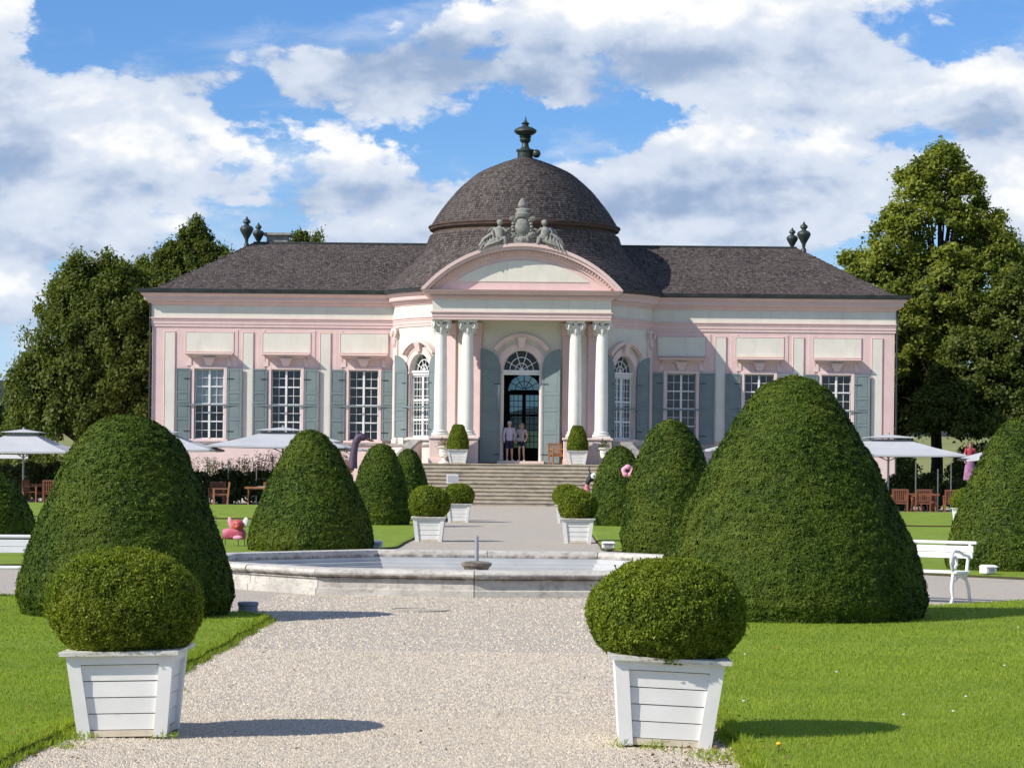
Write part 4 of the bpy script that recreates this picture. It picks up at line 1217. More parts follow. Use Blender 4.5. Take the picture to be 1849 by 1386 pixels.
# glazed door on the garden side, seen through the hall
g = MB(); yb = 9.75
g.box(-.82, -.70, yb, yb + .1, 1.9, 5.35); g.box(.70, .82, yb, yb + .1, 1.9, 5.35); g.box(-.09, .09, yb - .02, yb + .1, 1.9, 5.2)
g.box(-.7, .7, yb, yb + .1, 5.15, 5.4); g.box(-.7, .7, yb, yb + .1, 1.9, 2.55)
for k in range(1, 9):
    zz = 2.55 + 2.6 * k / 9; g.box(-.7, .7, yb + .02, yb + .07, zz - .015, zz + .015)
g.box(-.7, .7, yb + .01, yb + .08, 4.1, 4.2)
for x in (-.5, -.29, .29, .5): g.box(x - .014, x + .014, yb + .03, yb + .06, 2.55, 5.15)
for a in (30, 60, 90, 120, 150): g.tube([(.06 * math.cos(R(a)), yb + .05, 5.4 + .06 * math.sin(R(a))), (.79 * math.cos(R(a)), yb + .05, 5.38 + .78 * math.sin(R(a)))], .02, 5)
n = 16
for r in (.45, .79):
    pts = [(r * math.cos(PI * i / n), yb + .05, 5.38 + r * math.sin(PI * i / n)) for i in range(n + 1)]; g.tube(pts, .02, 5)
rd = g.build('garden_door', M['darkwood'], pav)
MB().box(-.8, .8, yb + .04, yb + .045, 1.9, 6.25).build('glass', M['garden_glass'], rd)

# ------------------------------------------------------------------ coat of arms on the pediment
def coat_of_arms():
    ap = PC1 + RISE
    root = empty('coat_of_arms', (BX - .02, BY - 6.2, ap - .02), 0, 'weathered stone coat of arms with two reclining figures crowning the pediment', 'sculpture')
    m = MB()
    m.ball((0, 0, .95), (.40, .20, .62), 18, 12)
    m.ball((0, -.12, 1.0), (.31, .14, .46), 16, 10)
    m.build('cartouche', M['statue'], root, smooth=60)
    f = MB()
    for k in range(20):
        a = 2 * PI * k / 20; f.ball((.42 * math.cos(a), -.06, .95 + .62 * math.sin(a)), (.09, .1, .10), 8, 6)
    for s in (-1, 1):
        scroll(f, s * .46, -.08, 1.42, .15, 0); scroll(f, s * .40, -.08, .42, .14, 0)
        f.tube([(s * .3, -.1, .45), (s * .5, -.1, .62), (s * .62, -.06, .52), (s * .55, 0, .3)], [.08, .09, .07, .03], 7)
        f.tube([(s * .2, -.05, .4), (s * .28, -.12, .15), (s * .12, -.12, .02)], [.12, .12, .08], 7)
    f.ball((0, -.1, .2), (.28, .16, .24), 12, 8)
    f.build('scroll_frame', M['statue'], root, smooth=60)
    c = MB(); c.lathe([(.30, 1.5), (.34, 1.56), (.33, 1.64), (.36, 1.70), (.26, 1.78), (.30, 1.9), (.22, 2.0)], 16, (0, -.02, 0), sy=.7)
    for s in (-1, 1): c.ball((s * .22, -.1, 1.62), (.1, .08, .14), 8, 6)
    c.tube([(-.30, 0, 1.95), (0, -.04, 2.02), (.30, 0, 1.95)], .05, 6)
    c.build('crown', M['statue'], root, smooth=60)
    mi = MB(); mi.lathe([(.10, 2.02), (.19, 2.12), (.20, 2.26), (.12, 2.46), (.03, 2.60)], 12, (0, 0, 0), sy=.6)
    mi.build('mitre', M['statue'], root, smooth=60)
    def figure(s):
        q = MB(); dz = -.12
        def T(p): return (s * p[0], p[1], p[2] + dz)
        q.tube([T((.98, -.05, .35)), T((1.02, -.08, .62)), T((1.06, -.06, .92)), T((1.04, -.03, 1.08))], [.26, .22, .24, .1], 12)     # torso
        q.ball(T((1.02, -.08, 1.30)), (.13, .14, .17), 12, 8)                                                                      # head
        q.tube([T((1.03, -.05, 1.05)), T((1.02, -.06, 1.2))], .07, 8)                                                              # neck
        q.tube([T((.90, -.1, 1.0)), T((.72, -.22, .80)), T((.56, -.2, .98))], [.08, .065, .05], 8)                                 # arm to the shield
        q.tube([T((1.22, -.02, 1.0)), T((1.38, -.12, .78)), T((1.30, -.2, .56))], [.08, .065, .05], 8)
        q.tube([T((1.0, -.1, .34)), T((.78, -.3, .42)), T((.72, -.26, .10))], [.17, .13, .07], 9)                                  # bent leg
        q.tube([T((1.05, -.1, .32)), T((1.35, -.25, .24)), T((1.68, -.2, .02)), T((1.85, -.24, -.12))], [.18, .13, .09, .05], 9)   # stretched leg
        o = q.build('figure', M['statue'], root, smooth=60, label='reclining stone figure ' + ('on the left of the shield' if s < 0 else 'on the right of the shield'))
        d = MB()
        d.tube([T((1.15, 0, .9)), T((1.42, -.02, .62)), T((1.72, -.04, .36)), T((1.95, -.05, -.02))], [.10, .20, .20, .10], 9, flat=.6)
        d.tube([T((.95, -.25, .30)), T((1.25, -.33, .14)), T((1.55, -.3, .02)), T((1.8, -.3, -.22))], [.12, .15, .13, .05], 8, flat=.7)
        for k in range(5):
            d.tube([T((1.2 + .12 * k, -.1, .72 - .12 * k)), T((1.1 + .18 * k, -.32, .34 - .1 * k)), T((1.15 + .2 * k, -.36, .06 - .1 * k))], [.05, .06, .03], 6)
        d.tube([T((1.1, .05, 1.0)), T((1.3, .12, 1.02)), T((1.5, .14, .86)), T((1.62, .1, .6))], [.05, .14, .12, .03], 8, flat=.5)
        d.build('drapery', M['statue'], o, smooth=60)
        h = MB(); h.ball(T((1.02, -.02, 1.37)), (.15, .15, .13), 10, 7); h.build('hair', M['statue'], o, smooth=60)
    for s in (-1, 1): figure(s)
    root.scale = (.94, .86, .76)
    g = MB()                                   # low block that seats the group on the arch
    poly = [(x, z) for x, z in ((-2.0, -.38), (-1.4, -.12), (-.7, .06), (0, .1), (.7, .06), (1.4, -.12), (2.0, -.38))]
    g.prism(poly + [(1.9, -.5), (1.2, -.1), (.5, .04), (0, .05), (-.5, .04), (-1.2, -.1), (-1.9, -.5)] if False else [(x * .95, z) for x, z in poly] + [(1.9, -.42), (1.3, -.17), (.65, 0), (0, .03), (-.65, 0), (-1.3, -.17), (-1.9, -.42)], -.1, .3)
    g.build('base_block', M['statue'], root)
coat_of_arms()

# ------------------------------------------------------------------ stairs
def staircase():
    y_top, y_bot, n = 108.9, 105.95, 11
    st = empty('stone_staircase', (BX, y_bot, 0), 0, 'wide weathered stone staircase climbing to the pavilion portico', 'staircase')
    rise = LAND / n; tr = (y_top - y_bot) / (n - 1)
    def hw(y): return lerp(6.0, 4.35, (y - y_bot) / (y_top - y_bot + 3))
    for k in range(n):
        y0 = y_bot + tr * k; z1 = rise * (k + 1)
        w = hw(y0)
        yb = (y_top + .3 if k == n - 1 else y0 + tr + .12)
        m = MB(); m.m = Matrix.Translation((0, -y_bot, 0))
        nose = .035
        prof = [(y0, z1 - rise - .02 * (k > 0)), (y0, z1 - .055), (y0 - nose, z1 - .045), (y0 - nose - .008, z1 - .02), (y0 - nose + .01, z1), (yb, z1), (yb, z1 - rise)]
        vs = [(-w, y, z) for y, z in prof] + [(w, y, z) for y, z in prof]; q = len(prof)
        fs = [tuple(range(q)), tuple(range(2 * q - 1, q - 1, -1))] + [(i, (i + 1) % q, q + (i + 1) % q, q + i) for i in range(q)]
        m.add(vs, fs); m.build('step', M['stone_step'], st)
    MB().box(-4.4, 4.4, y_top + .3 - y_bot, BY - 3.4 - y_bot, 1.2, LAND - .002).build('landing', M['stone_step'], st)
    for s in (-1, 1):
        a0, a1 = Vector((s * 6.05, 105.6 - y_bot)), Vector((s * 4.42, 110.5 - y_bot))
        d = (a1 - a0).normalized(); nn = Vector((-d.y, d.x)) * (-s) * -1
        nn = Vector((abs(d.y) * s, abs(d.x)))
        w = .32
        def quad(z_lo0, z_lo1, z_hi0, z_hi1, grow=0.0):
            p0 = a0 - nn * grow - d * grow; p1 = a1 - nn * grow; q1 = a1 + nn * (w + grow); q0 = a0 + nn * (w + grow) - d * grow
            lo = [(p0.x, p0.y, z_lo0), (p1.x, p1.y, z_lo1), (q1.x, q1.y, z_lo1), (q0.x, q0.y, z_lo0)]
            hi = [(p0.x, p0.y, z_hi0), (p1.x, p1.y, z_hi1), (q1.x, q1.y, z_hi1), (q0.x, q0.y, z_hi0)]
            if s > 0: lo = lo[::-1]; hi = hi[::-1]
            return lo, hi
        m = MB(); m.hexa(*quad(0, 0, .72, 2.62)); cw = m.build('cheek_wall', M['pale_pink'], st)
        m = MB(); m.hexa(*quad(.723, 2.623, .86, 2.76, .06)); m.build('coping', M['stone_cap'], cw)
        m = MB(); x0, x1 = sorted((s * 4.38, s * 4.86)); m.chbox(x0, x1, 110.52 - y_bot, 112.6 - y_bot, 0, 2.62, .02)
        p = m.build('side_wall', M['pale_pink'], st)
        MB().chbox(x0 - .05, x1 + .05, 110.56 - y_bot, 112.6 - y_bot, 2.623, 2.76, .02).build('coping', M['stone_cap'], p)
staircase()

# ------------------------------------------------------------------ fountain
def fountain():
    cy = 37.75
    root = empty('fountain', (0, cy, 0), 0, 'low polygonal limestone fountain basin on the gravel', 'fountain')
    V = [(0, -4.18), (2.12, -3.85), (4.2, -1.6), (4.2, 1.5), (1.95, 3.95), (-1.95, 3.95), (-4.2, 1.5), (-4.2, -1.6), (-2.12, -3.85)]
    n = len(V)
    P = [Vector(v) for v in V]
    def ring(d):
        out = []
        for i in range(n):
            e1 = (P[i] - P[i - 1]).normalized(); e2 = (P[(i + 1) % n] - P[i]).normalized()
            n1 = Vector((e1.y, -e1.x)); n2 = Vector((e2.y, -e2.x)); nn = (n1 + n2).normalized()
            out.append(P[i] + nn * (d / nn.dot(n1)))
        return out
    # outward offset, height : outside wall, plinth, fillet, roll, inside steps
    outer = [(.0, -.02), (.0, .085), (-.045, .10), (-.05, .215), (-.02, .222), (-.02, .236), (-.035, .24)]
    cop = [(-.035, .242), (.01, .25), (.035, .275), (.04, .305), (.02, .335), (-.02, .352), (-.30, .358), (-.36, .345), (-.38, .30), (-.38, .242)]
    inner = [(-.40, .24), (-.40, .17), (-.50, .165), (-.50, .11), (-.56, .105), (-.56, -.35), (-.1, -.35)]
    def seg(prof, i, gap0, gap1, name, mat, close=True):
        rs = [ring(d) for d, z in prof]; k = len(prof)
        vs = []
        for (r, (d, z)) in zip(rs, prof):
            a, b = r[i], r[(i + 1) % n]
            vs.append((*a.lerp(b, gap0), z)); vs.append((*a.lerp(b, gap1), z))
        fs = [(2 * j, 2 * ((j + 1) % k), 2 * ((j + 1) % k) + 1, 2 * j + 1) for j in range(k if close else k - 1)]
        fs += [tuple(2 * j for j in range(k)), tuple(2 * j + 1 for j in range(k - 1, -1, -1))]
        return MB().add(vs, fs).build(name, mat, root, smooth=35)
    for i in range(n):
        ln = (P[(i + 1) % n] - P[i]).length
        parts = 2 if ln > 3.5 else (1 if ln < 2.2 else 2)
        for k in range(parts):
            g = .006 / ln
            seg(outer + [(-.38, .24), (-.38, -.02)], i, k / parts + g, (k + 1) / parts - g, 'wall_block', M['fountain'])
            sh = random.uniform(-.006, .006)
            seg([(d + sh, z + random.uniform(-.001, .003)) for d, z in cop], i, k / parts + g * random.uniform(.5, 2), (k + 1) / parts - g, 'coping_stone', M['fountain'])
        seg(inner, i, 0, 1, 'basin_lining', M['fountain_in'])
    r = ring(-.5)
    MB().slab([(p.x, p.y) for p in r], -.12, -.05).build('water', M['water'], root)
    f = MB(); f.lathe([(.22, -.05), (.20, .02), (.15, .06), (.16, .16), (.19, .24), (.225, .265), (.225, .305), (.18, .32), (.08, .33)], 24)
    pd = f.build('fountain_pedestal', M['dark_stone'], root, smooth=40, loc=(-.08, -.1, 0))
    MB().tube([(0, 0, .32), (0, 0, .64), (0, 0, .70)], [.032, .030, .026], 10).build('nozzle_pipe', M['alu'], pd, smooth=40)
    h = MB(); h.ball((0, -.2, .13), (.09, .06, .09), 10, 7); h.ball((0, -.25, .12), (.04, .03, .035), 8, 6); h.build('spout_head', M['statue'], pd, smooth=True)
fountain()

# ------------------------------------------------------------------ planters and clipped topiary
def make_planter(w=.72, b=.57, h=.57, label='', loc=(0, 0, 0), rz=0, group='white wooden planter boxes'):
    root = empty('wooden_planter', loc, rz, label, 'planter', group)
    def hwid(z): return lerp(b, w, z / h) / 2
    pw = .085
    for q in range(4):
        m = Matrix.Rotation(q * PI / 2, 4, 'Z')
        # boards
        nb = 4; z0, z1 = .05, h - .085
        for k in range(nb):
            za, zb = z0 + (z1 - z0) * k / nb, z0 + (z1 - z0) * (k + 1) / nb - .006
            xa, xb = hwid(za), hwid(zb); ia, ib = xa - .022 - .004 * random.random(), xb - .022 - .004 * random.random()
            mb = MB(m); mb.hexa([(-xa + pw * .8, -ia, za), (xa - pw * .8, -ia, za), (xa - pw * .8, -ia + .02, za), (-xa + pw * .8, -ia + .02, za)],
                                [(-xb + pw * .8, -ib + .004, zb), (xb - pw * .8, -ib + .004, zb), (xb - pw * .8, -ib + .024, zb), (-xb + pw * .8, -ib + .024, zb)])
            mb.build('board', M['plank'], root)
        mb = MB(m)
        xa, xb = hwid(.0), hwid(.045)
        mb.hexa([(-xa + pw, -xa + .012, .005), (xa - pw, -xa + .012, .005), (xa - pw, -xa + .035, .005), (-xa + pw, -xa + .035, .005)], [(-xb + pw, -xb + .012, .045), (xb - pw, -xb + .012, .045), (xb - pw, -xb + .035, .045), (-xb + pw, -xb + .035, .045)])
        mb.build('rail', M['rail_base'], root); mb = MB(m)
        xa, xb = hwid(z1 + .001), hwid(h - .03)
        mb.hexa([(-xa + pw, -xa + .004, z1), (xa - pw, -xa + .004, z1), (xa - pw, -xa + .035, z1), (-xa + pw, -xa + .035, z1)], [(-xb + pw, -xb + .004, h - .03), (xb - pw, -xb + .004, h - .03), (xb - pw, -xb + .035, h - .03), (-xb + pw, -xb + .035, h - .03)])
        mb.build('rail', M['plank'], root)
        mb = MB(m); a, c = hwid(0), hwid(h - .03)
        mb.hexa([(-a, -a, 0), (-a + pw, -a, 0), (-a + pw, -a + pw, 0), (-a, -a + pw, 0)], [(-c, -c, h - .03), (-c + pw, -c, h - .03), (-c + pw, -c + pw, h - .03), (-c, -c + pw, h - .03)])
        mb.build('corner_post', M['plank'], root)
        o = w / 2 + .034; i = w / 2 - .06
        mb = MB(m); mb.hexa([(-o, -o, h - .028), (o, -o, h - .028), (i, -i, h - .028), (-i, -i, h - .028)], [(-o - .004, -o - .004, h - .002), (o + .004, -o - .004, h - .002), (i, -i, h + .002), (-i, -i, h + .002)])
        mb.build('rim_board', M['rim'], root)
    c = hwid(h - .05) - .05
    MB().box(-c, c, -c, c, h - .12, h - .045).build('soil', M['soil'], root)
    return root

def clipped(name, prof, r, h, loc, n_leaf, lw, mat, core, label, cat, group, seed, tilt=.55, lump=.02, sprig=.02, lift=.0, kindname='foliage'):
    """a shrub clipped to a solid of revolution; prof [(t, rr)] bottom to top"""
    rng = np.random.RandomState(seed)
    ts = np.array([p[0] for p in prof]); rr = np.array([p[1] for p in prof])
    tt = np.linspace(0, 1, 400); rf = np.interp(tt, ts, rr) * r; zf = tt * h
    # sample by area
    ds = np.sqrt(np.gradient(rf) ** 2 + np.gradient(zf) ** 2) * (rf + .02)
    cdf = np.cumsum(ds); cdf /= cdf[-1]
    k = np.interp(rng.uniform(0, 1, n_leaf), cdf, np.arange(400))
    R0 = np.interp(k, np.arange(400), rf); Z0 = np.interp(k, np.arange(400), zf)
    dr = np.interp(k, np.arange(400), np.gradient(rf)); dz = np.interp(k, np.arange(400), np.gradient(zf))
    a = rng.uniform(0, 2 * PI, n_leaf)
    nl = np.sqrt(dr ** 2 + dz ** 2) + 1e-9
    N = np.stack([np.cos(a) * dz / nl, np.sin(a) * dz / nl, -dr / nl], 1)
    P = np.stack([np.cos(a) * R0, np.sin(a) * R0, Z0], 1)
    big = vnoise(P, 3.0 / max(r, .4), seed); sm = 1.6 * vgrid(P, (.35, .35, .25), seed + 5)
    if name == 'yew_topiary': clumps = 1.5 * vgrid(P, (.085, .085, .050), seed) + .5 * vgrid(P, (.22, .22, .12), seed + 1)
    else: clumps = 1.4 * vgrid(P, (.05, .05, .05), seed) + .6 * vgrid(P, (.14, .14, .12), seed + 1)
    off = lump * r * big + sprig * .7 * sm + (.013 if name == 'yew_topiary' else .012) * np.clip(clumps * 1.2, -1.5, .8) - np.abs(rng.normal(0, sprig * .9, n_leaf)) + (rng.uniform(0, 1, n_leaf) > .985) * rng.uniform(0, sprig * 2.2, n_leaf)
    P = P + N * off[:, None]
    along = N * .8 + np.array([0, 0, .5])
    if name == 'boxwood_ball':
        h_ = int(n_leaf * .55)
        V1, Q1 = leaf_quads(P[:h_], N[:h_], lw[0], lw[1], .6, rng, .25)
        V2, Q2 = leaf_quads(P[h_:] + N[h_:] * sprig * .5, N[h_:], lw[0], lw[1] * .8, 1.2, rng, .25, along[h_:])
        V = np.concatenate([V1, V2]); Q = np.concatenate([Q1, Q2 + len(V1)])
    else: V, Q = leaf_quads(P, N, lw[0], lw[1], tilt, rng, .2)
    t = np.clip(rng.normal(.42, .33, n_leaf) + .10 * sm + .10 * big + .16 * clumps, 0, 1)
    root = empty(name, loc, rng.uniform(0, 6), label, cat, group)
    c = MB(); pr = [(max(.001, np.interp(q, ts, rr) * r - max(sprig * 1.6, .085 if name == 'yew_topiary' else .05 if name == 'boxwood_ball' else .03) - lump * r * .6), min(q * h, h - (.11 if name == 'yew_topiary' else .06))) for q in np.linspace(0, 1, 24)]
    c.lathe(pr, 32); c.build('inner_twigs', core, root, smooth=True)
    link(kindname, np_mesh(kindname, V, Q, mat, t), root)
    return root
YEW = [(0, .97), (.07, 1.0), (.17, .97), (.30, .905), (.47, .76), (.65, .61), (.83, .415), (.9, .32), (.954, .235), (.98, .15), (1, .02)]
YEW_ROUND = [(0, .94), (.1, 1.0), (.2, .975), (.36, .89), (.5, .79), (.69, .64), (.8, .55), (.87, .47), (.93, .36), (.97, .24), (.99, .13), (1, .02)]
YEW_TALL = [(0, .95), (.12, 1.0), (.3, .96), (.5, .86), (.7, .70), (.82, .56), (.9, .43), (.95, .31), (.985, .16), (1, .02)]
BALL = [(t, math.sqrt(max(0, 1 - (2 * (t * .94 + .06) - 1) ** 2)) ** .92) for t in np.linspace(0, 1, 30)]
CONE = [(0, .90), (.1, 1.0), (.3, 1.0), (.55, .86), (.8, .66), (.95, .5), (.985, .4), (1, .05)]
yews = [  # x, y, r, h, profile, leaves, label
    (-3.75, 28.45, 1.20, 2.23, YEW_ROUND, 140000, (.050, .016), 'large rounded yew cone behind the left foreground planter'),
    (3.77, 29.5, 1.565, 2.77, YEW, 190000, (.050, .016), 'largest yew cone, right of the path behind the planter'),
    (-3.62, 49.4, 1.22, 2.36, YEW, 42000, (.085, .026), 'broad yew cone behind the fountain, next to the pink garden figure'),
    (3.40, 50.35, .98, 2.64, YEW_TALL, 36000, (.085, .026), 'slim tall yew right of the path, half behind the largest cone'),
    (-3.62, 70.2, .83, 2.24, YEW_TALL, 18000, (.11, .034), 'small dark yew left of the stairs, its shoulder covering another'),
    (-3.28, 77.5, .72, 2.10, YEW_TALL, 12000, (.11, .034), 'yew mostly hidden behind the small dark one left of the stairs'),
    (3.00, 71.9, .84, 2.26, YEW_TALL, 18000, (.11, .034), 'leaning-looking yew beside the stairs behind the pink ring ornament'),
    (9.05, 43.9, 1.22, 2.62, YEW, 45000, (.08, .025), 'yew cone at the right edge of the view behind the white bench'),
    (-9.95, 49.0, 1.10, 1.50, YEW_TALL, 20000, (.09, .028), 'yew cut by the left edge of the view behind the white bench'),
]
for i, (x, y, r, h, pf, n, lw, lab) in enumerate(yews):
    sc = min(1, max(.02, y / 60.)); 
    clipped('yew_topiary', pf, r, h, (x, y, LAWN_Z - .01 if y < 75 else .09), n, lw, M['yew'], M['yew_core'], lab, 'topiary', 'clipped yew topiary cones', 20 + i, tilt=.34, lump=.010, sprig=.015 if y < 35 else .022)

box_sets = [  # planter x, y, z, top width, height, ball radius, ball height, leaves, leaf size, planter label, ball label
    (-1.755, 16.50, 0, .69, .555, .50, .70, 60000, (.026, .014), 'nearest left white planter box at the gravel edge, its right side showing', 'big clipped box ball in the nearest left planter'),
    (1.70, 16.33, 0, .70, .565, .51, .665, 60000, (.026, .014), 'nearest right white planter box with a worn grey rim', 'big clipped box ball in the nearest right planter'),
    (-1.69, 57.5, 0, .72, .56, .47, .74, 9000, (.055, .03), 'white planter left of the far path, nearer of the two before the stairs', 'box ball in the nearer left planter before the stairs'),
    (-1.67, 76.3, 0, .72, .56, .46, .66, 6000, (.06, .034), 'white planter left of the path, farther one close to the stairs', 'box ball in the farther left planter close to the stairs'),
    (1.66, 57.4, 0, .72, .56, .44, .70, 9000, (.055, .03), 'white planter right of the far path, nearer of the two before the stairs', 'olive box ball in the nearer right planter before the stairs'),
    (1.60, 76.3, 0, .72, .56, .46, .66, 6000, (.06, .034), 'white planter right of the path, mostly behind the nearer one', 'box ball peeping out behind the olive one on the right'),
    (13.2, 74.5, .055, .72, .56, .44, .62, 6000, (.06, .034), 'white planter on the lawn at the far right by the wooden chairs', 'box ball in the planter on the far right lawn'),
]
for i, (x, y, z, w, h, br, bh, n, lw, pl, bl) in enumerate(box_sets):
    tilt_y = (-1.5, 2.4)[i] if i < 2 else 0
    pt = make_planter(w, w * .825, h, pl, (x, y, z + (.0 if i > 1 else .006))); pt.rotation_euler.y = R(tilt_y)     # the crowned path tips the near tubs outwards
    clipped('boxwood_ball', BALL, br, bh, (x + (-.035, .022, 0, 0, 0, 0, 0)[i], y, z + h - .055), n, lw, M['box'], M['box_core'], bl, 'topiary', 'clipped box balls in planters', 60 + i, tilt=.62, lump=.02, sprig=.014 if i < 2 else .02)
for i, (x, lp, lc) in enumerate(((-2.78, 'white planter on the landing left of the open door', 'clipped box cone in the planter left of the door'), (2.36, 'white planter on the landing right of the open door', 'clipped box cone in the planter right of the door'))):
    make_planter(.90, .68, .60, lp, (x + BX + .1, 109.5, LAND))
    clipped('box_cone', CONE, .46, 1.14, (x + BX + .1, 109.5, LAND + .54), 9000, (.06, .034), M['box'], M['box_core'], lc, 'topiary', 'clipped box cones on the landing', 80 + i, tilt=.7, lump=.01, sprig=.015)

# ------------------------------------------------------------------ trees
def tree(name, loc, blobs, n, lw, mat, label, seed, trunk_h=4.0, trunk_r=.3, group='trees around the pavilion', clump=.55, upright=0.0, thin=1.0):
    """blobs: (x, y, z, rx, ry, rz) ellipsoids relative to the base; leaves gather in clumps through their outer shells"""
    rng = np.random.RandomState(seed)
    root = empty(name, loc, 0, label, 'tree', group)
    t = MB()
    zt = max(b[2] for b in blobs)
    pts = [(0, 0, -.1), (.05, 0, trunk_h * .5), (-.05, .05, trunk_h), (.1, 0, zt * .75), (.0, 0, zt)]
    t.tube(pts, [trunk_r * 1.3, trunk_r, trunk_r * .85, trunk_r * .5, trunk_r * .15], 10)
    t.build('trunk', M['bark'], root, smooth=True)
    lim = MB()
    for b in blobs:
        for k in range(4):
            e = np.array(b[:3]) + np.clip(rng.normal(0, .3, 3), -.5, .5) * np.array(b[3:])
            z0 = min(e[2] - .3, rng.uniform(.5, .9) * trunk_h + .25 * e[2]); z0 = max(1.2, z0)
            mid = np.array([e[0] * .45, e[1] * .45, z0 + (e[2] - z0) * .65])
            lim.tube([(0, 0, z0), tuple(mid), tuple(e)], [trunk_r * .42, trunk_r * .25, .03], 6)
    lim.build('limbs', M['bark'], root, smooth=True)
    vol = np.array([b[3] * b[4] + b[3] * b[5] + b[4] * b[5] for b in blobs]); vol /= vol.sum()
    ncl = max(60, int(n / 110))
    bi = rng.choice(len(blobs), ncl, p=vol)
    B = np.array(blobs)[bi]
    d = unit(rng.normal(0, 1, (ncl, 3))); d[:, 2] = np.where(d[:, 2] < -.55, -d[:, 2], d[:, 2])
    rad = rng.uniform(.55, 1.03, (ncl, 1)) ** .6
    C = B[:, :3] + d * rad * B[:, 3:]
    # drop clumps here and there so that what is behind shows
    keep = vnoise(C, .9, seed) + rng.normal(0, .3, ncl) > -.62 * thin; C, d = C[keep], d[keep]
    ncl = len(C); per = n // ncl
    csz = clump * rng.uniform(.6, 1.4, (ncl, 1))
    ci = np.repeat(np.arange(ncl), per)
    off = rng.normal(0, .42, (len(ci), 3)); off[:, 2] *= .8 + upright
    P = C[ci] + off * csz[ci]
    out = unit(P - C[ci] * .0 - np.array([0, 0, zt * .45]))
    N = unit(d[ci] * .5 + out * .4 + np.array([0, 0, .55]))
    al = None if upright == 0 else np.tile(np.array([[0, 0, 1.0]]), (len(P), 1)) + out * .5
    V, Q = leaf_quads(P, N, lw[0], lw[1], .75, rng, .25, al)
    tint = np.clip(np.repeat(rng.normal(.42, .2, ncl), per) + rng.normal(0, .2, len(ci)), 0, 1)
    link('crown', np_mesh('crown', V, Q, mat, tint), root)
    return root
def spire(x, y, z0, z1, r, k=6):
    return [(x + random.uniform(-.15, .15), y, lerp(z0, z1, i / (k - 1)), r * (1 - .82 * i / (k - 1)) + .08, r * (1 - .82 * i / (k - 1)) + .08, (z1 - z0) / k * .8) for i in range(k)]
BL = [(.1, 0, 6.4, 3.3, 3.0, 4.3), (1.8, 0, 6.8, 3.3, 3.0, 3.8), (-2.0, 0, 4.4, 2.1, 2.4, 2.6), (3.2, 0, 5.2, 2.6, 2.6, 3.4), (0, 0, 4.2, 3.6, 2.8, 2.4), (-.2, 0, 9.2, 1.7, 1.9, 2.0), (1.4, 0, 9.5, 1.8, 1.8, 1.9)]
for dx, top in ((-1.5, 10.6), (-.9, 11.4), (-.3, 11.9), (.3, 11.6), (1.0, 11.9), (1.7, 11.5), (2.5, 11.1), (3.4, 10.6)):
    BL += [(dx, random.uniform(-.5, .5), top - .9, .55, .55, .9)]
tree('leafy_tree', (-22.3, 128, 0), BL, 130000, (.22, .12), M['oak'], 'broad dark green tree with many upright tips left of the pavilion', 3, 2.2, .35, clump=.45, upright=.5, thin=3)
def cone(x, z0, z1, r, k=6): return [(x + .1 * math.sin(i * 2.1), 0, lerp(z0, z1 - .3, i / (k - 1)), r * (1 - .8 * i / (k - 1)), r * (1 - .8 * i / (k - 1)), (z1 - z0) / k * 1.05) for i in range(k)]
PT = [(.1, 0, 13.0, .75, .8, 1.5), (.1, 0, 12.0, 1.3, 1.2, 1.6), (-1.2, 0, 11.6, 1.2, 1.2, 1.5), (1.3, 0, 11.9, 1.0, 1.1, 1.1), (.2, 0, 11.0, 2.3, 1.8, 1.7), (-2.2, 0, 10.7, 1.3, 1.3, 1.4), (2.2, 0, 11.3, .7, .8, .9), (0, 0, 9.2, 3.2, 2.2, 2.0), (0, 0, 6.6, 3.2, 2.2, 2.2)]
PT += [(dx, 0, z, .32, .32, .75) for dx, z in ((.1, 14.0), (-.5, 13.3), (.7, 13.0), (-1.2, 12.8), (-2.0, 12.0), (1.4, 12.6), (2.1, 12.0), (-2.8, 11.7))]
tree('pointed_tree', (-18.0, 136, 0), PT, 90000, (.19, .10), M['oak'], 'pointed green tree rising behind the left end of the roof', 5, 4, .16, clump=.33, upright=.6, thin=4)
PT = [(-.4, 0, 13.4, .55, .6, 1.2), (.5, 0, 13.2, .55, .6, 1.2), (-1.0, 0, 13.0, .4, .5, .9), (1.6, 0, 13.0, .5, .6, .9), (.2, 0, 12.2, 1.9, 1.2, 1.2), (0, 0, 9.5, 2.2, 1.6, 2.5)]
tree('pointed_tree', (-12.4, 142, 0), PT, 30000, (.19, .10), M['oak'], 'tree tips showing above the roof beside the chimney', 6, 6, .14, clump=.28, upright=.7, thin=4)
RT = [(.1, 0, 16.3, 1.2, 1.3, 2.0), (-1.0, 0, 15.2, 1.4, 1.4, 2.0), (1.1, 0, 15.0, 1.3, 1.3, 2.0), (-2.0, 0, 13.2, 1.5, 1.6, 1.9), (2.0, 0, 13.4, 1.5, 1.6, 1.7), (0, 0, 13.2, 1.9, 1.9, 2.2),
      (-2.9, -.3, 11.2, 1.6, 1.6, 1.7), (3.1, 0, 11.8, 1.5, 1.5, 1.5), (-2.3, 0, 12.6, 1.6, 1.6, 1.6), (2.4, 0, 12.6, 1.6, 1.6, 1.5), (0, -.5, 10.6, 2.4, 2.2, 2.2), (-4.3, 0, 12.1, .8, .8, .45), (-3.6, 0, 11.5, .9, .9, .5), (2.6, 0, 9.4, 1.6, 1.6, 1.2), (-2.0, -.4, 8.6, 1.9, 2, 2.0), (1.4, -.4, 8.0, 2.2, 2.2, 2.0), (-1.0, 0, 5.6, 2.2, 2, 2.0), (1.8, 0, 5.2, 2.2, 2, 1.8)]
tree('lime_tree', (20.8, 130, 0), RT, 130000, (.20, .15), M['lime'], 'tall yellow-green lime tree right of the pavilion', 8, 4.2, .30, clump=.46, thin=.55)
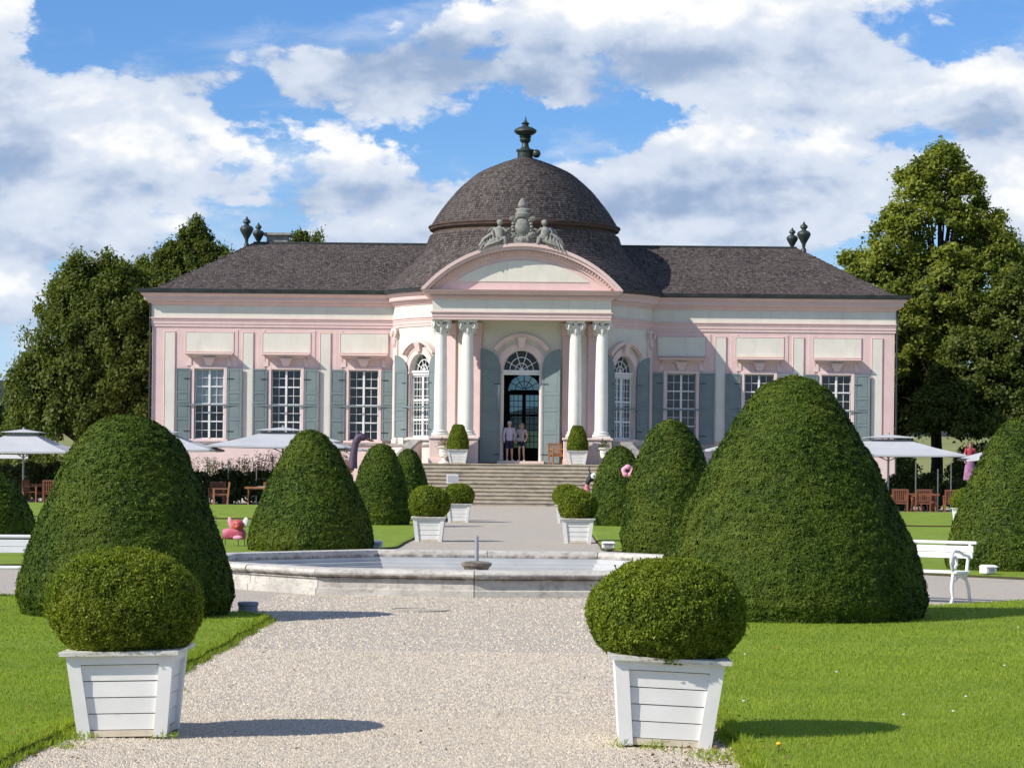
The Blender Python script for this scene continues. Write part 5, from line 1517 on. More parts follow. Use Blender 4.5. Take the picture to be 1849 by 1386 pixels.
tree('leafy_tree', (24.6, 127.5, 0), [(0, 0, 8.6, 2.4, 2.2, 3.0), (-2.2, 0, 6.4, 2.2, 2, 2.4), (1.4, 0, 5.8, 2.8, 2.4, 2.6), (-3.4, 0, 4.4, 2.0, 2.0, 1.8), (0, 0, 4.0, 2.8, 2.2, 1.6), (1.2, 0, 10.8, 1.3, 1.3, 1.4)], 70000, (.20, .14), M['oak'], 'rounded green tree at the right edge beside the lime tree', 9, 2.8, .3, clump=.5, thin=1.4)
tree('leafy_tree', (18.9, 133, 0), [(0, 0, 6.4, 2.0, 2, 2.6), (1.6, 0, 4.6, 2.2, 2, 1.7), (-.9, 0, 4.2, 1.5, 1.6, 1.6)], 24000, (.25, .17), M['oak'], 'dark tree in shade close behind the right corner of the pavilion', 10, 2.6, .28, clump=.55, thin=1.4)
for i, (x, y, h, w) in enumerate(((-48, 210, 9, 7), (-62, 230, 12, 9), (-33, 260, 8, 9), (30, 240, 7, 8), (44, 220, 9, 8))):
    tree('leafy_tree', (x, y, .3), [(0, 0, h * .55, w * .5, w * .4, h * .42), (w * .3, 0, h * .45, w * .35, w * .3, h * .32)], 6000, (.5, .3), M['shrub'], ['distant field tree at the left edge beside the hills', 'distant tall tree far out to the left', 'distant low tree seen left of the broad dark tree', 'distant tree in the fields on the right', 'distant tree far out to the right'][i], 30 + i, 2.5, .3, 'trees in the distant fields', clump=1.0, thin=1.5)

# ------------------------------------------------------------------ parasols, tables and chairs
def make_parasol(label, loc, size=2.6, h=2.35, top=3.15, rz=0.0):
    root = empty('parasol', loc, rz, label, 'parasol', 'grey square parasols on the terraces')
    s = size
    m = MB(); n = 8; ap = (0, 0, top - .16)
    vs, fs = [], []
    rings = [(.28, top - .22), (.55, lerp(top - .22, h, .50)), (1.0, h)]
    # square canopy with four hips and a slight sag
    prev = None
    for f, z in [(.22, top - .20), (.6, lerp(top - .2, h, .55)), (1.0, h), (1.0, h - .07)]:
        q = []
        for k in range(16):
            a = k // 4; t = (k % 4) / 4
            c = [(-1, -1), (1, -1), (1, 1), (-1, 1)]
            p, r = c[a], c[(a + 1) % 4]
            q.append((lerp(p[0], r[0], t) * f * s, lerp(p[1], r[1], t) * f * s, z - (.03 * math.sin(t * PI) if f > .5 else 0)))
        vs += q
    for j in range(3):
        for k in range(16): fs.append((16 * j + k, 16 * j + (k + 1) % 16, 16 * j + 16 + (k + 1) % 16, 16 * j + 16 + k))
    m.add(vs, fs); m.build('canopy', M['canvas'], root)
    v = MB(); e = .36 * s; zt = top - .13
    v.add([(-e, -e, zt), (e, -e, zt), (e, e, zt), (-e, e, zt), (0, 0, top), (-e, -e, zt - .02), (e, -e, zt - .02), (e, e, zt - .02), (-e, e, zt - .02)], [(0, 1, 4), (1, 2, 4), (2, 3, 4), (3, 0, 4), (0, 5, 6, 1), (1, 6, 7, 2), (2, 7, 8, 3), (3, 8, 5, 0)])
    v.build('vent_cap', M['canvas'], root)
    MB().tube([(0, 0, .06), (0, 0, top + .08)], .045, 10).build('pole', M['alu'], root, smooth=40)
    r = MB()
    for k in range(8):
        a = k * PI / 4; q = s * (1.38 if k % 2 else .98)
        r.tube([(.03 * math.cos(a), .03 * math.sin(a), top - .3), (q * math.cos(a), q * math.sin(a), h - .02)], .015, 5)
        r.tube([(.05 * math.cos(a), .05 * math.sin(a), h - .25), (q * .45 * math.cos(a), q * .45 * math.sin(a), lerp(top - .3, h, .45))], .013, 5)
    r.build('ribs', M['alu'], root)
    MB().chbox(-.35, .35, -.35, .35, 0, .06, .02).build('base_plate', M['alu'], root)
    return root
make_parasol('grey parasol at the left edge shading wooden chairs, whole pole in view', (-20.15, 102.5, 0), 2.1, 2.06, 2.95)
make_parasol('pale parasol before the second window from the left, top above the yew', (-9.85, 104.2, 0), 2.75, 2.38, 3.16, .0)
make_parasol('parasol between the left yew and the pale one, pole hidden', (-14.6, 102, 0), 2.35, 2.2, 3.0)
make_parasol('small far parasol half hidden left of the purple bird figure', (-8.2, 106.5, 0), 1.55, 2.3, 2.75)
make_parasol('grey parasol right of the largest yew, near the pavilion corner', (14.95, 104.5, 0), 2.75, 2.3, 3.12)
make_parasol('grey parasol at the right edge partly behind a yew', (20.3, 101.5, 0), 2.6, 2.15, 3.1)
make_parasol('parasol edge peeping out left of the largest yew', (9.8, 105, 0), 2.2, 2.45, 3.15)

def make_chair(label, loc, rz, mat='teak'):
    r = empty('garden_chair', loc, rz, label, 'chair', 'wooden garden armchairs'); W, D = .29, .27; m = M[mat]
    for sx in (-1, 1):
        MB().box(sx * W - .025, sx * W + .025, -D - .02, -D + .03, 0, .64).build('leg', m, r)
        b = MB(); b.hexa([(sx * W - .025, D - .05, 0), (sx * W + .025, D - .05, 0), (sx * W + .025, D, 0), (sx * W - .025, D, 0)], [(sx * W - .025, D + .06, .92), (sx * W + .025, D + .06, .92), (sx * W + .025, D + .1, .92), (sx * W - .025, D + .1, .92)]); b.build('leg', m, r)
        MB().box(sx * W - .035, sx * W + .035, -D - .05, D + .05, .643, .675).build('armrest', m, r)
    b = MB()
    for k in range(6): b.box(-W + .03, W - .03, -D + .005 + k * .088, -D + .08 + k * .088, .42, .445)
    b.build('seat', m, r)
    for y_ in (-D - .01, D - .03): MB().box(-W + .03, W - .03, y_, y_ + .03, .34, .415).build('seat_rail', m, r)
    b = MB()
    for k in range(7):
        x = -W + .06 + k * (2 * W - .12) / 6
        b.hexa([(x - .02, D + .01, .48), (x + .02, D + .01, .48), (x + .02, D + .03, .48), (x - .02, D + .03, .48)], [(x - .02, D + .06, .86), (x + .02, D + .06, .86), (x + .02, D + .08, .86), (x - .02, D + .08, .86)])
    b.box(-W + .03, W - .03, D + .05, D + .09, .862, .92); b.box(-W + .03, W - .03, D + .0, D + .035, .45, .478)
    b.build('backrest', m, r)
    return r
def make_table(label, loc, rz=0.0, mat='teak'):
    r = empty('garden_table', loc, rz, label, 'table', 'wooden folding tables'); m = M[mat]; b = MB()
    for k in range(7): b.box(-.6, .6, -.40 + k * .115, -.40 + k * .115 + .105, .72, .745)
    b.box(-.58, .58, -.41, -.375, .67, .717); b.box(-.58, .58, .375, .41, .67, .717); b.build('tabletop', m, r)
    for sx in (-1, 1):
        for s in (-1, 1):
            MB().hexa([(sx * .45 - .02, -s * .36 - .03, 0), (sx * .45 + .02, -s * .36 - .03, 0), (sx * .45 + .02, -s * .36 + .03, 0), (sx * .45 - .02, -s * .36 + .03, 0)],
                      [(sx * .45 - .02 + .002 * s, s * .34 - .03, .668), (sx * .45 + .02 + .002 * s, s * .34 - .03, .668), (sx * .45 + .02 + .002 * s, s * .34 + .03, .668), (sx * .45 - .02 + .002 * s, s * .34 + .03, .668)]).build('leg', m, r)
    return r
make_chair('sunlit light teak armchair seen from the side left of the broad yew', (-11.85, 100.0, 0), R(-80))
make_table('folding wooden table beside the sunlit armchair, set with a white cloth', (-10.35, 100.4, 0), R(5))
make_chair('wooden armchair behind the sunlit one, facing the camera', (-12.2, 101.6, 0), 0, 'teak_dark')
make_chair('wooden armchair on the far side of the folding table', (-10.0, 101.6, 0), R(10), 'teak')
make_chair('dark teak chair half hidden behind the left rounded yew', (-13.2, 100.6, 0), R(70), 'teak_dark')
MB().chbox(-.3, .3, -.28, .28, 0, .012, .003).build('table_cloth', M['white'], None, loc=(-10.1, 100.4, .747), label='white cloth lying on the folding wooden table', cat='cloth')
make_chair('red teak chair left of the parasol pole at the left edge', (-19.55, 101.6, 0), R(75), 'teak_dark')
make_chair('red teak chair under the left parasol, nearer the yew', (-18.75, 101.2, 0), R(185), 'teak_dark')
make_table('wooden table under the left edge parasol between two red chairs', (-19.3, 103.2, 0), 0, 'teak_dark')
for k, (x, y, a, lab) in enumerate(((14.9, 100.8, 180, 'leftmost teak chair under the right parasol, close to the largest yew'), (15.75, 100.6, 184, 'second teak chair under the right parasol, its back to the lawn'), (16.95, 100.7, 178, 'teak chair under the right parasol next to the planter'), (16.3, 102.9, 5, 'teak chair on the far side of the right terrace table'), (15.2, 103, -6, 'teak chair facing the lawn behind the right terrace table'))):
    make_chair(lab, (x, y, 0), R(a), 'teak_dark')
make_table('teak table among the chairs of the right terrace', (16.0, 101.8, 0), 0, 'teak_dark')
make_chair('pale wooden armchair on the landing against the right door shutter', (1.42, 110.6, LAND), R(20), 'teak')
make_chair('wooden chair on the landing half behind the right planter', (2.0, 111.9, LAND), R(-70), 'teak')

# ------------------------------------------------------------------ white park benches
def make_bench(label, loc, rz, length=1.7):
    r = empty('park_bench', loc, rz, label, 'bench', 'white garden benches'); Lh = length / 2; m = M['white']
    # front = -y
    for k in range(5): MB().chbox(-Lh, Lh, -.27 + k * .098, -.27 + k * .098 + .085, .40, .425, .006).build('seat_slat', m, r)
    for z, hh, y in ((.585, .075, .262), (.665, .085, .285)): MB().chbox(-Lh, Lh, y - .012, y + .012, z, z + hh, .005).build('back_slat', m, r)
    MB().tube([(-Lh - .03, .315, .79), (Lh + .03, .315, .79)], .022, 8).build('top_rail', m, r, smooth=40)
    for s in (-1, 1):
        x = s * (Lh - .06)
        b = MB()
        b.tube([(x, -.24, .405), (x, -.29, .22), (x, -.25, .09), (x, -.31, 0)], [.024, .026, .02, .026], 8)
        b.tube([(x, .12, .40), (x, .27, .2), (x, .33, 0)], [.02, .024, .024], 8)
        b.tube([(x, .20, .38), (x, .24, .55), (x, .30, .72), (x, .33, .80)], [.026, .024, .022, .02], 8)
        b.tube([(x, -.27, .38), (x, 0, .365), (x, .22, .38)], .02, 8)
        b.tube([(x, -.22, .30), (x, -.02, .36), (x, .17, .30)], .014, 6)
        pts = [(x, .27, .62), (x, .12, .63), (x, -.05, .68), (x, -.2, .69)]
        for k in range(18):
            t = k / 17; a = R(100) + t * R(500); rr = .135 * (1 - .80 * t)
            pts.append((x, -.21 - rr * -math.cos(a) * .9, .555 + rr * math.sin(a)))
        b.tube(pts, [.022] * len(pts), 7)
        b.tube([(x, -.24, .41), (x, -.30, .48), (x, -.33, .56)], .018, 6)
        b.build('side_frame', m, r, smooth=50)
    return r
make_bench('white bench on gravel right of the largest yew, scrolled armrest showing', (5.72, 33.95, 0), R(-32))
make_bench('white bench cut by the left edge of the view', (-6.15, 31.75, 0), R(8))
make_bench('white bench behind the left rounded yew, only its scrolled arm showing', (-5.25, 41.0, 0), R(12))

# ------------------------------------------------------------------ small garden fixtures
MB().lathe([(.112, 0), (.112, .10), (.122, .11), (.122, .135), (.108, .145), (.001, .147)], 28).build('bollard_light', M['concrete_grey'], None, smooth=40, loc=(-2.50, 29.45, .0), label='short grey bollard light on the grass tip left of the path', cat='bollard')
def spot(loc, rz, label, w=.26):
    r = empty('ground_spotlight', loc, rz, label, 'spotlight', 'white ground spotlights')
    b = MB(); b.chbox(-w / 2, w / 2, -.1, .12, .03, .13, .015)
    b.hexa([(-w / 2 - .01, -.13, .132), (w / 2 + .01, -.13, .132), (w / 2 + .01, .13, .132), (-w / 2 - .01, .13, .132)], [(-w / 2 + .02, -.08, .165), (w / 2 - .02, -.08, .165), (w / 2 - .02, .1, .165), (-w / 2 + .02, .1, .165)])
    b.build('housing', M['white'], r)
    MB().box(-w / 2 + .05, w / 2 - .05, -.104, -.1005, .055, .11).build('lens', M['alu'], r)
    MB().box(-.06, .06, -.06, .06, 0, .029).build('foot', M['alu'], r)
spot((8.15, 41.55, LAWN_Z - .01), R(20), 'white box spotlight on the grass before the right edge yew', .20)
spot((-2.45, 50.9, LAWN_Z - .01), 0, 'white spotlight at the lawn corner behind the fountain, left of the path')
spot((2.22, 51.9, LAWN_Z - .01), 0, 'white spotlight at the lawn corner behind the fountain, right of the path')
# white notice on the stairs
r = empty('notice_board', (-2.9, 104.6, 0), R(8), 'small white notice board on a post before the stairs', 'sign')
MB().chbox(-.24, .24, -.015, .015, .92, 1.30, .005).build('board', M['white'], r)
MB().chbox(-.20, .20, -.022, -.0155, .98, 1.25, .002).build('notice_sheet', M['canvas'], r)
MB().tube([(0, .03, 0), (0, .03, 1.2)], .022, 8).build('post', M['alu'], r)

def urn(label, loc, plant):
    r = empty('garden_urn', loc, 0, label, 'urn', 'pale stone urns on the landing')
    MB().lathe([(.22, 0), (.22, .05), (.12, .09), (.07, .2), (.09, .26), (.17, .30), (.2, .42), (.2, .58), (.19, .62), (.28, .68), (.29, .73), (.24, .74), (.18, .66)], 20).build('vase', M['column'], r, smooth=40)
    n = 260; rng = np.random.RandomState(5)
    P = rng.normal(0, 1, (n, 3)) * np.array([.15, .15, .13]) + np.array([0, 0, .84]); N = unit(P - np.array([0, 0, .68]))
    V, Q = leaf_quads(P, N, .16, .03, .5, rng, .2, N)
    link('plant', np_mesh('plant', V, Q, M[plant], rng.uniform(0, 1, n)), r)
urn('pale urn with a spiky plant at the right end of the landing', (BX + 3.62, 109.6, LAND), 'shrub')
urn('pale urn with yellow flowers behind the left landing planter', (BX - 3.30, 109.9, LAND), 'wheat')

# ------------------------------------------------------------------ painted garden figures
def pig():
    r = empty('animal_figure', (-5.34, 51.3, LAWN_Z), R(-6), 'raspberry pink animal garden figure with big pale ears on thin legs', 'garden figure')
    b = MB()
    sec = [(-.24, .04, .12, .07), (-.22, .10, .14, .10), (-.10, .12, .145, .115), (.05, .12, .145, .115), (.18, .115, .14, .11), (.23, .07, .12, .08)]
    vs, fs, n = [], [], 16
    for x, ry, zc, rz in sec:
        for k in range(n):
            a_ = 2 * PI * k / n; c_, s_ = math.cos(a_), math.sin(a_)
            vs.append((x, ry * math.copysign(abs(c_) ** .6, c_), .10 + zc + rz * math.copysign(abs(s_) ** .6, s_)))
    for i in range(len(sec) - 1): fs += [(i * n + k, i * n + (k + 1) % n, (i + 1) * n + (k + 1) % n, (i + 1) * n + k) for k in range(n)]
    fs += [tuple(range(n)), tuple((len(sec) - 1) * n + k for k in range(n - 1, -1, -1))]
    b.add(vs, fs); b.build('body', M['magenta'], r, smooth=50)
    b = MB(); b.ball((.10, -.115, .17), (.10, .03, .045), 12, 8); b.build('chest_patch', M['rosepink'], r, smooth=True)
    b = MB(); b.ball((.08, -.03, .42), (.13, .12, .12), 16, 10); b.ball((.09, -.14, .39), (.05, .04, .042), 10, 8); h = b.build('head', M['redpaint'], r, smooth=True)
    for sx, mt, tx, rr in ((-1, 'rosepink', -14, (.05, .02, .115)), (1, 'white', 10, (.062, .02, .11))):
        e = MB(Matrix.Translation((.08 + sx * .155, -.02, .47)) @ Matrix.Rotation(R(tx), 4, 'Y')); e.ball((0, 0, 0), rr, 12, 8); e.build('ear', M[mt], h, smooth=True)
        e = MB(); e.ball((.08 + sx * .05, -.135, .455), .014, 8, 6); e.build('eye', M['black'], h, smooth=True)
    for x, y in ((-.22, -.07), (-.20, .07), (.10, -.07), (.20, .07)): MB().tube([(x, y, .16), (x, y, -.02)], .008, 6).build('leg', M['black'], r)
pig()
def bird():
    r = empty('bird_figure', (-6.95, 100.0, 0), 0, 'tall purple long-necked bird figure standing behind the yews', 'garden figure')
    b = MB(); b.tube([(-1.0, 0, 1.42), (-.6, 0, 1.60), (0, 0, 1.62), (.36, 0, 1.55)], [.05, .2, .22, .14], 12); b.build('body', M['rust'], r, smooth=True)
    b = MB(); b.tube([(.28, 0, 1.52), (.30, 0, 1.8), (.34, 0, 2.2), (.40, 0, 2.52), (.52, 0, 2.74), (.66, 0, 2.80)], [.20, .17, .14, .14, .17, .15], 12)
    b.ball((.66, 0, 2.74), (.22, .16, .15), 12, 8); b.build('neck', M['purple'], r, smooth=True)
    b = MB(); b.tube([(.78, 0, 2.72), (.98, 0, 2.62), (1.12, 0, 2.60)], [.11, .07, .04], 10, flat=.7); b.build('beak', M['rust'], r, smooth=True)
    b = MB(); b.ball((.50, -.08, 2.92), (.07, .05, .09), 8, 6); b.ball((.72, -.1, 2.84), (.05, .05, .05), 8, 6); b.build('crest', M['purple'], r, smooth=True)
    for x in (-.3, .15): MB().tube([(x, 0, 1.45), (x + .06, 0, .8), (x, 0, .03), (x + .2, -.02, .02)], [.06, .035, .03, .03], 8).build('leg', M['rust'], r)
bird()
def pelican():
    r = empty('bird_figure', (2.42, 92.0, .09), 0, 'small figure with white-eyed head and pink body before the stairs', 'garden figure')
    b = MB(); b.lathe([(.05, .05), (.16, .25), (.18, .5), (.12, .75), (.06, .98)], 12); b.build('body', M['magenta'], r, smooth=True)
    b = MB(); b.tube([(0, 0, .95), (.06, 0, 1.1), (.2, 0, 1.22)], [.07, .1, .12], 10); b.ball((.2, 0, 1.22), (.17, .13, .15), 12, 8); b.build('head', M['black'], r, smooth=True)
    b = MB(); b.ball((.24, -.10, 1.26), (.11, .06, .11), 12, 8); b.build('eye_disc', M['white'], r, smooth=True)
    b = MB(); b.ball((.25, -.155, 1.26), (.035, .015, .035), 8, 6); b.build('pupil', M['black'], r, smooth=True)
    b = MB(); b.tube([(.12, 0, 1.34), (.06, 0, 1.5), (.09, 0, 1.62)], [.03, .022, .012], 6); b.build('crest', M['black'], r)
    for s in (-1, 1): MB().tube([(s * .05, 0, .1), (s * .05, 0, 0)], .02, 6).build('leg', M['black'], r)
pelican()
def ring_flower():
    r = empty('flower_ornament', (3.20, 70.6, LAWN_Z - .01), 0, 'pink ring-shaped flower ornament on a rod before a yew', 'garden ornament')
    c = Vector((0, 0, 1.55)); n = 30
    pts = [(.115 * math.cos(2 * PI * k / n), .0 + .015 * math.sin(6 * PI * k / n), c.z + .115 * math.sin(2 * PI * k / n)) for k in range(n + 1)]
    MB().tube(pts, [.065 + .012 * math.sin(5 * 2 * PI * k / n) for k in range(n + 1)], 10).build('petal_ring', M['rosepink'], r, smooth=True)
    b = MB(); b.tube([(.1, -.05, c.z - .08), (.17, -.05, c.z), (.2, -.04, c.z + .06)], [.05, .06, .02], 8); b.build('petal', M['magenta'], r, smooth=True)
    b = MB(); b.ball((-.02, .0, c.z), (.07, .03, .07), 10, 8); b.build('flower_centre', M['black'], r, smooth=True)
    MB().tube([(0, .03, 0), (0, .03, c.z - .1)], .012, 6).build('rod', M['iron'], r)
ring_flower()

# ------------------------------------------------------------------ beds, stakes and the white rail
def shrub(name, loc, r, h, n, lw, mat, label, seed, group, tall=False, cat='plant'):
    rng = np.random.RandomState(seed)
    root = empty(name, loc, 0, label, cat, group)
    st = MB()
    ns = 7
    for k in range(ns):
        a = rng.uniform(0, 6.28); q = r * rng.uniform(.2, .8)
        st.tube([(0, 0, 0), (q * .5 * math.cos(a), q * .5 * math.sin(a), h * .5), (q * math.cos(a), q * math.sin(a), h * .93)], [.02, .014, .006], 5)
    st.build('stems', M['bark'] if not tall else M['wheat'], root)
    if tall:
        C = np.stack([rng.normal(0, r * .5, 40), rng.normal(0, r * .4, 40)], 1); ci = rng.randint(0, 40, n)
        z = rng.uniform(.15, 1, n) ** .8 * h * rng.uniform(.7, 1.0, 40)[ci]
        P = np.stack([C[ci, 0] + rng.normal(0, .05, n) + .1 * z * C[ci, 0], C[ci, 1] + rng.normal(0, .05, n), z], 1)
    else:
        d = unit(rng.normal(0, 1, (n, 3))); rad = rng.uniform(.4, 1, (n, 1)) ** .5
        P = d * rad * np.array([r, r * .8, h * .5]); P *= (1 + .22 * vnoise(P, 6, seed))[:, None]; P[:, 2] = np.maximum(.03, P[:, 2] + h * .5)
    N = unit(P - np.array([0, 0, h * .3]))
    V, Q = leaf_quads(P, N, lw[0], lw[1], .8, rng, .2, N)
    link('foliage', np_mesh('foliage', V, Q, mat, rng.uniform(0, 1, n)), root)
bedrng = random.Random(3)
bed_labels = ['low shrub of the left bed', 'bushy shrub of the left bed']
marks = ['at the left edge below the white rail', 'behind the left parasol pole', 'right of the left parasol pole', 'behind the red chairs at the left', 'left of the rounded yew', 'hidden partly by the rounded yew', 'just right of the rounded yew', 'behind the sunlit teak armchair', 'behind the folding table', 'left of the broad yew', 'behind the broad yew top', 'left of the purple bird']
for i, mk in enumerate(marks):
    x = -23.0 + i * 1.36
    shrub('bed_shrub', (x, 104.6 + bedrng.uniform(-.5, .5), 0), bedrng.uniform(.85, 1.1), (bedrng.uniform(1.5, 2.0) if i < 5 else bedrng.uniform(1.15, 1.45)), 3200, (.15, .08), M['shrub'], 'green flower bed shrub ' + mk, 200 + i, 'shrubs in the flower beds')
TF = ((-15.2, 'behind the rounded yew'), (-14.2, 'at the right flank of the rounded yew'), (-13.2, 'just right of the rounded yew'), (-12.5, 'above the sunlit armchair'), (-11.8, 'right of the sunlit armchair'), (-11.1, 'left of the table'), (-10.4, 'above the folding table'), (-9.8, 'right of the folding table'), (-9.2, 'under the pale parasol'), (-8.5, 'close to the broad yew'), (-7.7, 'beside the purple bird'))
for i, (x, lab) in enumerate(TF):
    shrub('tall_flowers', (x, 106.2 + bedrng.uniform(-.4, .4), 0), .55, bedrng.uniform(1.7, 2.35), 1300, (.10, .04), M['wheat'] if i % 4 == 1 else M['shrub'], 'tall wispy flower stems ' + lab, 230 + i, 'tall flowers in the beds', True)
for i, (x, y, r_, h_, lab) in enumerate(((-29, 117, 2.0, 2.6, 'under the broad tree, farthest left'), (-26, 116.5, 2.0, 2.3, 'under the broad tree, behind the railing'), (-22.8, 117, 1.9, 2.2, 'under the broad tree, left of the pavilion corner'), (-19.8, 117.5, 1.8, 2.6, 'against the left pavilion corner'),
        (17.9, 127, 1.8, 2.6, 'against the right pavilion corner'), (22.6, 128, 1.6, 2.9, 'behind the lime trunk'), (26.5, 126.5, 2.0, 3.2, 'at the right edge under the trees'))):
    shrub('dark_bush', (x, y, 0 if x < 0 or x < 18.5 else 0), r_, h_, 7000, (.2, .11), M['oak'], 'dark bush ' + lab, 300 + i, 'dark bushes under the trees')
for i, (x, lab) in enumerate(((14.3, 'right of the largest yew'), (15.6, 'behind the first right chairs'), (16.8, 'below the right parasol edge'), (18.0, 'between the parasols'), (19.2, 'left of the right edge yew'), (20.4, 'behind the right edge yew'))):
    shrub('bed_shrub', (x, 105.6, 0), .75, bedrng.uniform(1.2, 1.7), 3000, (.15, .08), M['shrub'], 'green bed shrub on the right terrace ' + lab, 250 + i, 'shrubs in the flower beds')
for i, (x, y, h, lab) in enumerate(((-12.05, 104.0, 1.75, 'behind the sunlit armchair'), (-10.9, 104.0, 1.4, 'left of the folding table'), (16.0, 104, 2.0, 'behind the right chairs'), (16.9, 104, 1.7, 'left of the right planter'), (17.4, 103.8, 2.0, 'above the right planter'), (19.1, 104, 2.05, 'under the person in red'), (19.5, 104, 1.6, 'right of the person in red'), (20.0, 104, 2.2, 'nearest the right edge yew'))):
    g = MB(); g.tube([(0, 0, 0), (0, 0, h)], .026, 8); g.ball((0, 0, h), .035, 8, 6)
    g.build('garden_stake', M['white'], None, loc=(x, y, 0), label='thin white garden stake ' + lab, cat='stake', group='white stakes in the beds')
r = empty('white_railing', (-25.4, 113.5, 0), 0, 'low white timber railing at the left edge behind the parasol', 'railing')
for z in (1.75, 2.2): MB().chbox(-3.2, 3.2, -.03, .03, z, z + .17, .01).build('rail', M['white'], r)
for x in (-3, -1.5, 0, 1.5, 3): MB().chbox(x - .06, x + .06, .035, .13, 0, 2.42, .01).build('post', M['white'], r)
MB().slab([(18.6, 109), (28, 109), (28, 124), (18.6, 124)], 0, 1.18).build('garden_terrace', M['meadow'], None, kind='structure', label='raised grassy terrace right of the pavilion', cat='terrace')

# ------------------------------------------------------------------ people
def person(label, loc, rz, h, shirt, legs, hair, hat=False, female=False, skirt=None, group=None):
    k = h / 1.75
    r = empty('person', loc, rz, label, 'person', group)
    J = {'pel': (0, 0, .95), 'wai': (0, .01, 1.10), 'che': (0, 0, 1.32), 'nk': (0, .012, 1.475), 'jw': (0, -.018, 1.555), 'hd': (0, -.002, 1.635), 'tp': (0, .008, 1.70),
         'sl': (-.17, .0, 1.41), 'el': (-.25, .03, 1.14), 'wl': (-.24, -.05, .90), 'hl': (-.235, -.08, .80),
         'sr': (.17, .0, 1.41), 'er': (.25, .03, 1.14), 'wr': (.20, -.10, .93), 'hr': (.15, -.16, .90) if female else (.22, -.12, .83),
         'tl': (-.09, 0, .90), 'kl': (-.10, -.03, .49), 'al': (-.10, .02, .08), 'fl': (-.11, -.13, .035),
         'tr': (.09, 0, .90), 'kr': (.10, -.04, .49), 'ar': (.12, .0, .08), 'fr': (.14, -.15, .035)}
    rad = {'pel': .15, 'wai': .13, 'che': .155, 'nk': .052, 'jw': .062, 'hd': .086, 'tp': .066, 'sl': .065, 'el': .045, 'wl': .032, 'hl': .035, 'sr': .065, 'er': .045, 'wr': .032, 'hr': .035,
           'tl': .088, 'kl': .058, 'al': .04, 'fl': .035, 'tr': .088, 'kr': .058, 'ar': .04, 'fr': .035}
    E = [('pel', 'wai'), ('wai', 'che'), ('che', 'nk'), ('nk', 'jw'), ('jw', 'hd'), ('hd', 'tp'), ('che', 'sl'), ('sl', 'el'), ('el', 'wl'), ('wl', 'hl'), ('che', 'sr'), ('sr', 'er'), ('er', 'wr'), ('wr', 'hr'),
         ('pel', 'tl'), ('tl', 'kl'), ('kl', 'al'), ('al', 'fl'), ('pel', 'tr'), ('tr', 'kr'), ('kr', 'ar'), ('ar', 'fr')]
    names = list(J)
    me = bpy.data.meshes.new('body'); me.from_pydata([tuple(c * k for c in J[n]) for n in names], [(names.index(a), names.index(b)) for a, b in E], [])
    me.materials.append(M['skin'])
    o = link('body', me, r)
    sk = o.modifiers.new('skin', 'SKIN'); sk.use_smooth_shade = True
    for i, n in enumerate(names):
        v = me.skin_vertices[0].data[i]; q = rad[n] * k * (.92 if female else 1); v.radius = (q, q * (.78 if n in ('pel', 'wai', 'che') else 1)); v.use_root = (n == 'pel')
    sb = o.modifiers.new('sub', 'SUBSURF'); sb.levels = 1; sb.render_levels = 2
    def P(n): return Vector(J[n]) * k
    c = MB()
    secs = [(.90, .178, .138), (1.0, .166, .128), (1.12, .148, .112), (1.26, .165, .122), (1.36, .188, .118), (1.415, .185, .10), (1.45, .125, .08), (1.475, .068, .066), (1.485, .06, .06)]
    fw = .88 if female else 1.0; n_ = 18
    vs = [((w_ * fw ) * k * math.cos(2 * PI * i / n_), d_ * k * math.sin(2 * PI * i / n_), z_ * k) for z_, w_, d_ in secs for i in range(n_)]
    fs = [(j * n_ + i, j * n_ + (i + 1) % n_, (j + 1) * n_ + (i + 1) % n_, (j + 1) * n_ + i) for j in range(len(secs) - 1) for i in range(n_)]
    c.add(vs, fs)
    for s, e, w in (('sl', 'el', 'wl'), ('sr', 'er', 'wr')):
        c.ball(tuple(P(s) + Vector((0, 0, -.012))), .076 * k, 12, 8)
        sh_ = P(s).lerp(Vector((0, 0, 1.40 * k)), .22)
        c.tube([sh_, P(s) + Vector((0, 0, -.01)), P(s).lerp(P(e), .5)] if female else [sh_, P(s) + Vector((0, 0, -.01)), P(s).lerp(P(e), .5), P(e), P(w)], [.066 * k, .074 * k, .062 * k] if female else [.07 * k, .078 * k, .066 * k, .058 * k, .044 * k], 12)
    c.build('shirt', shirt, o, smooth=True)
    if skirt:
        MB().lathe([(.30 * k, .08 * k), (.24 * k, .6 * k), (.165 * k, .98 * k)], 16, (0, 0, 0), sy=.8).build('skirt', skirt, o, smooth=True)
    else:
        c = MB(); zc = .56 if not female else .70
        c.lathe([(.155 * k, .82 * k), (.162 * k, .90 * k), (.14 * k, 1.0 * k)], 16, (0, 0, 0), sy=.75)
        for t, kn in (('tl', 'kl'), ('tr', 'kr')):
            a, b = P(t), P(kn); f = (J[t][2] - zc) / (J[t][2] - J[kn][2]); c.tube([a + Vector((0, 0, .03)), a.lerp(b, f)], [.105 * k, .095 * k], 12)
        c.build('shorts', legs, o, smooth=True)
    hc = MB()
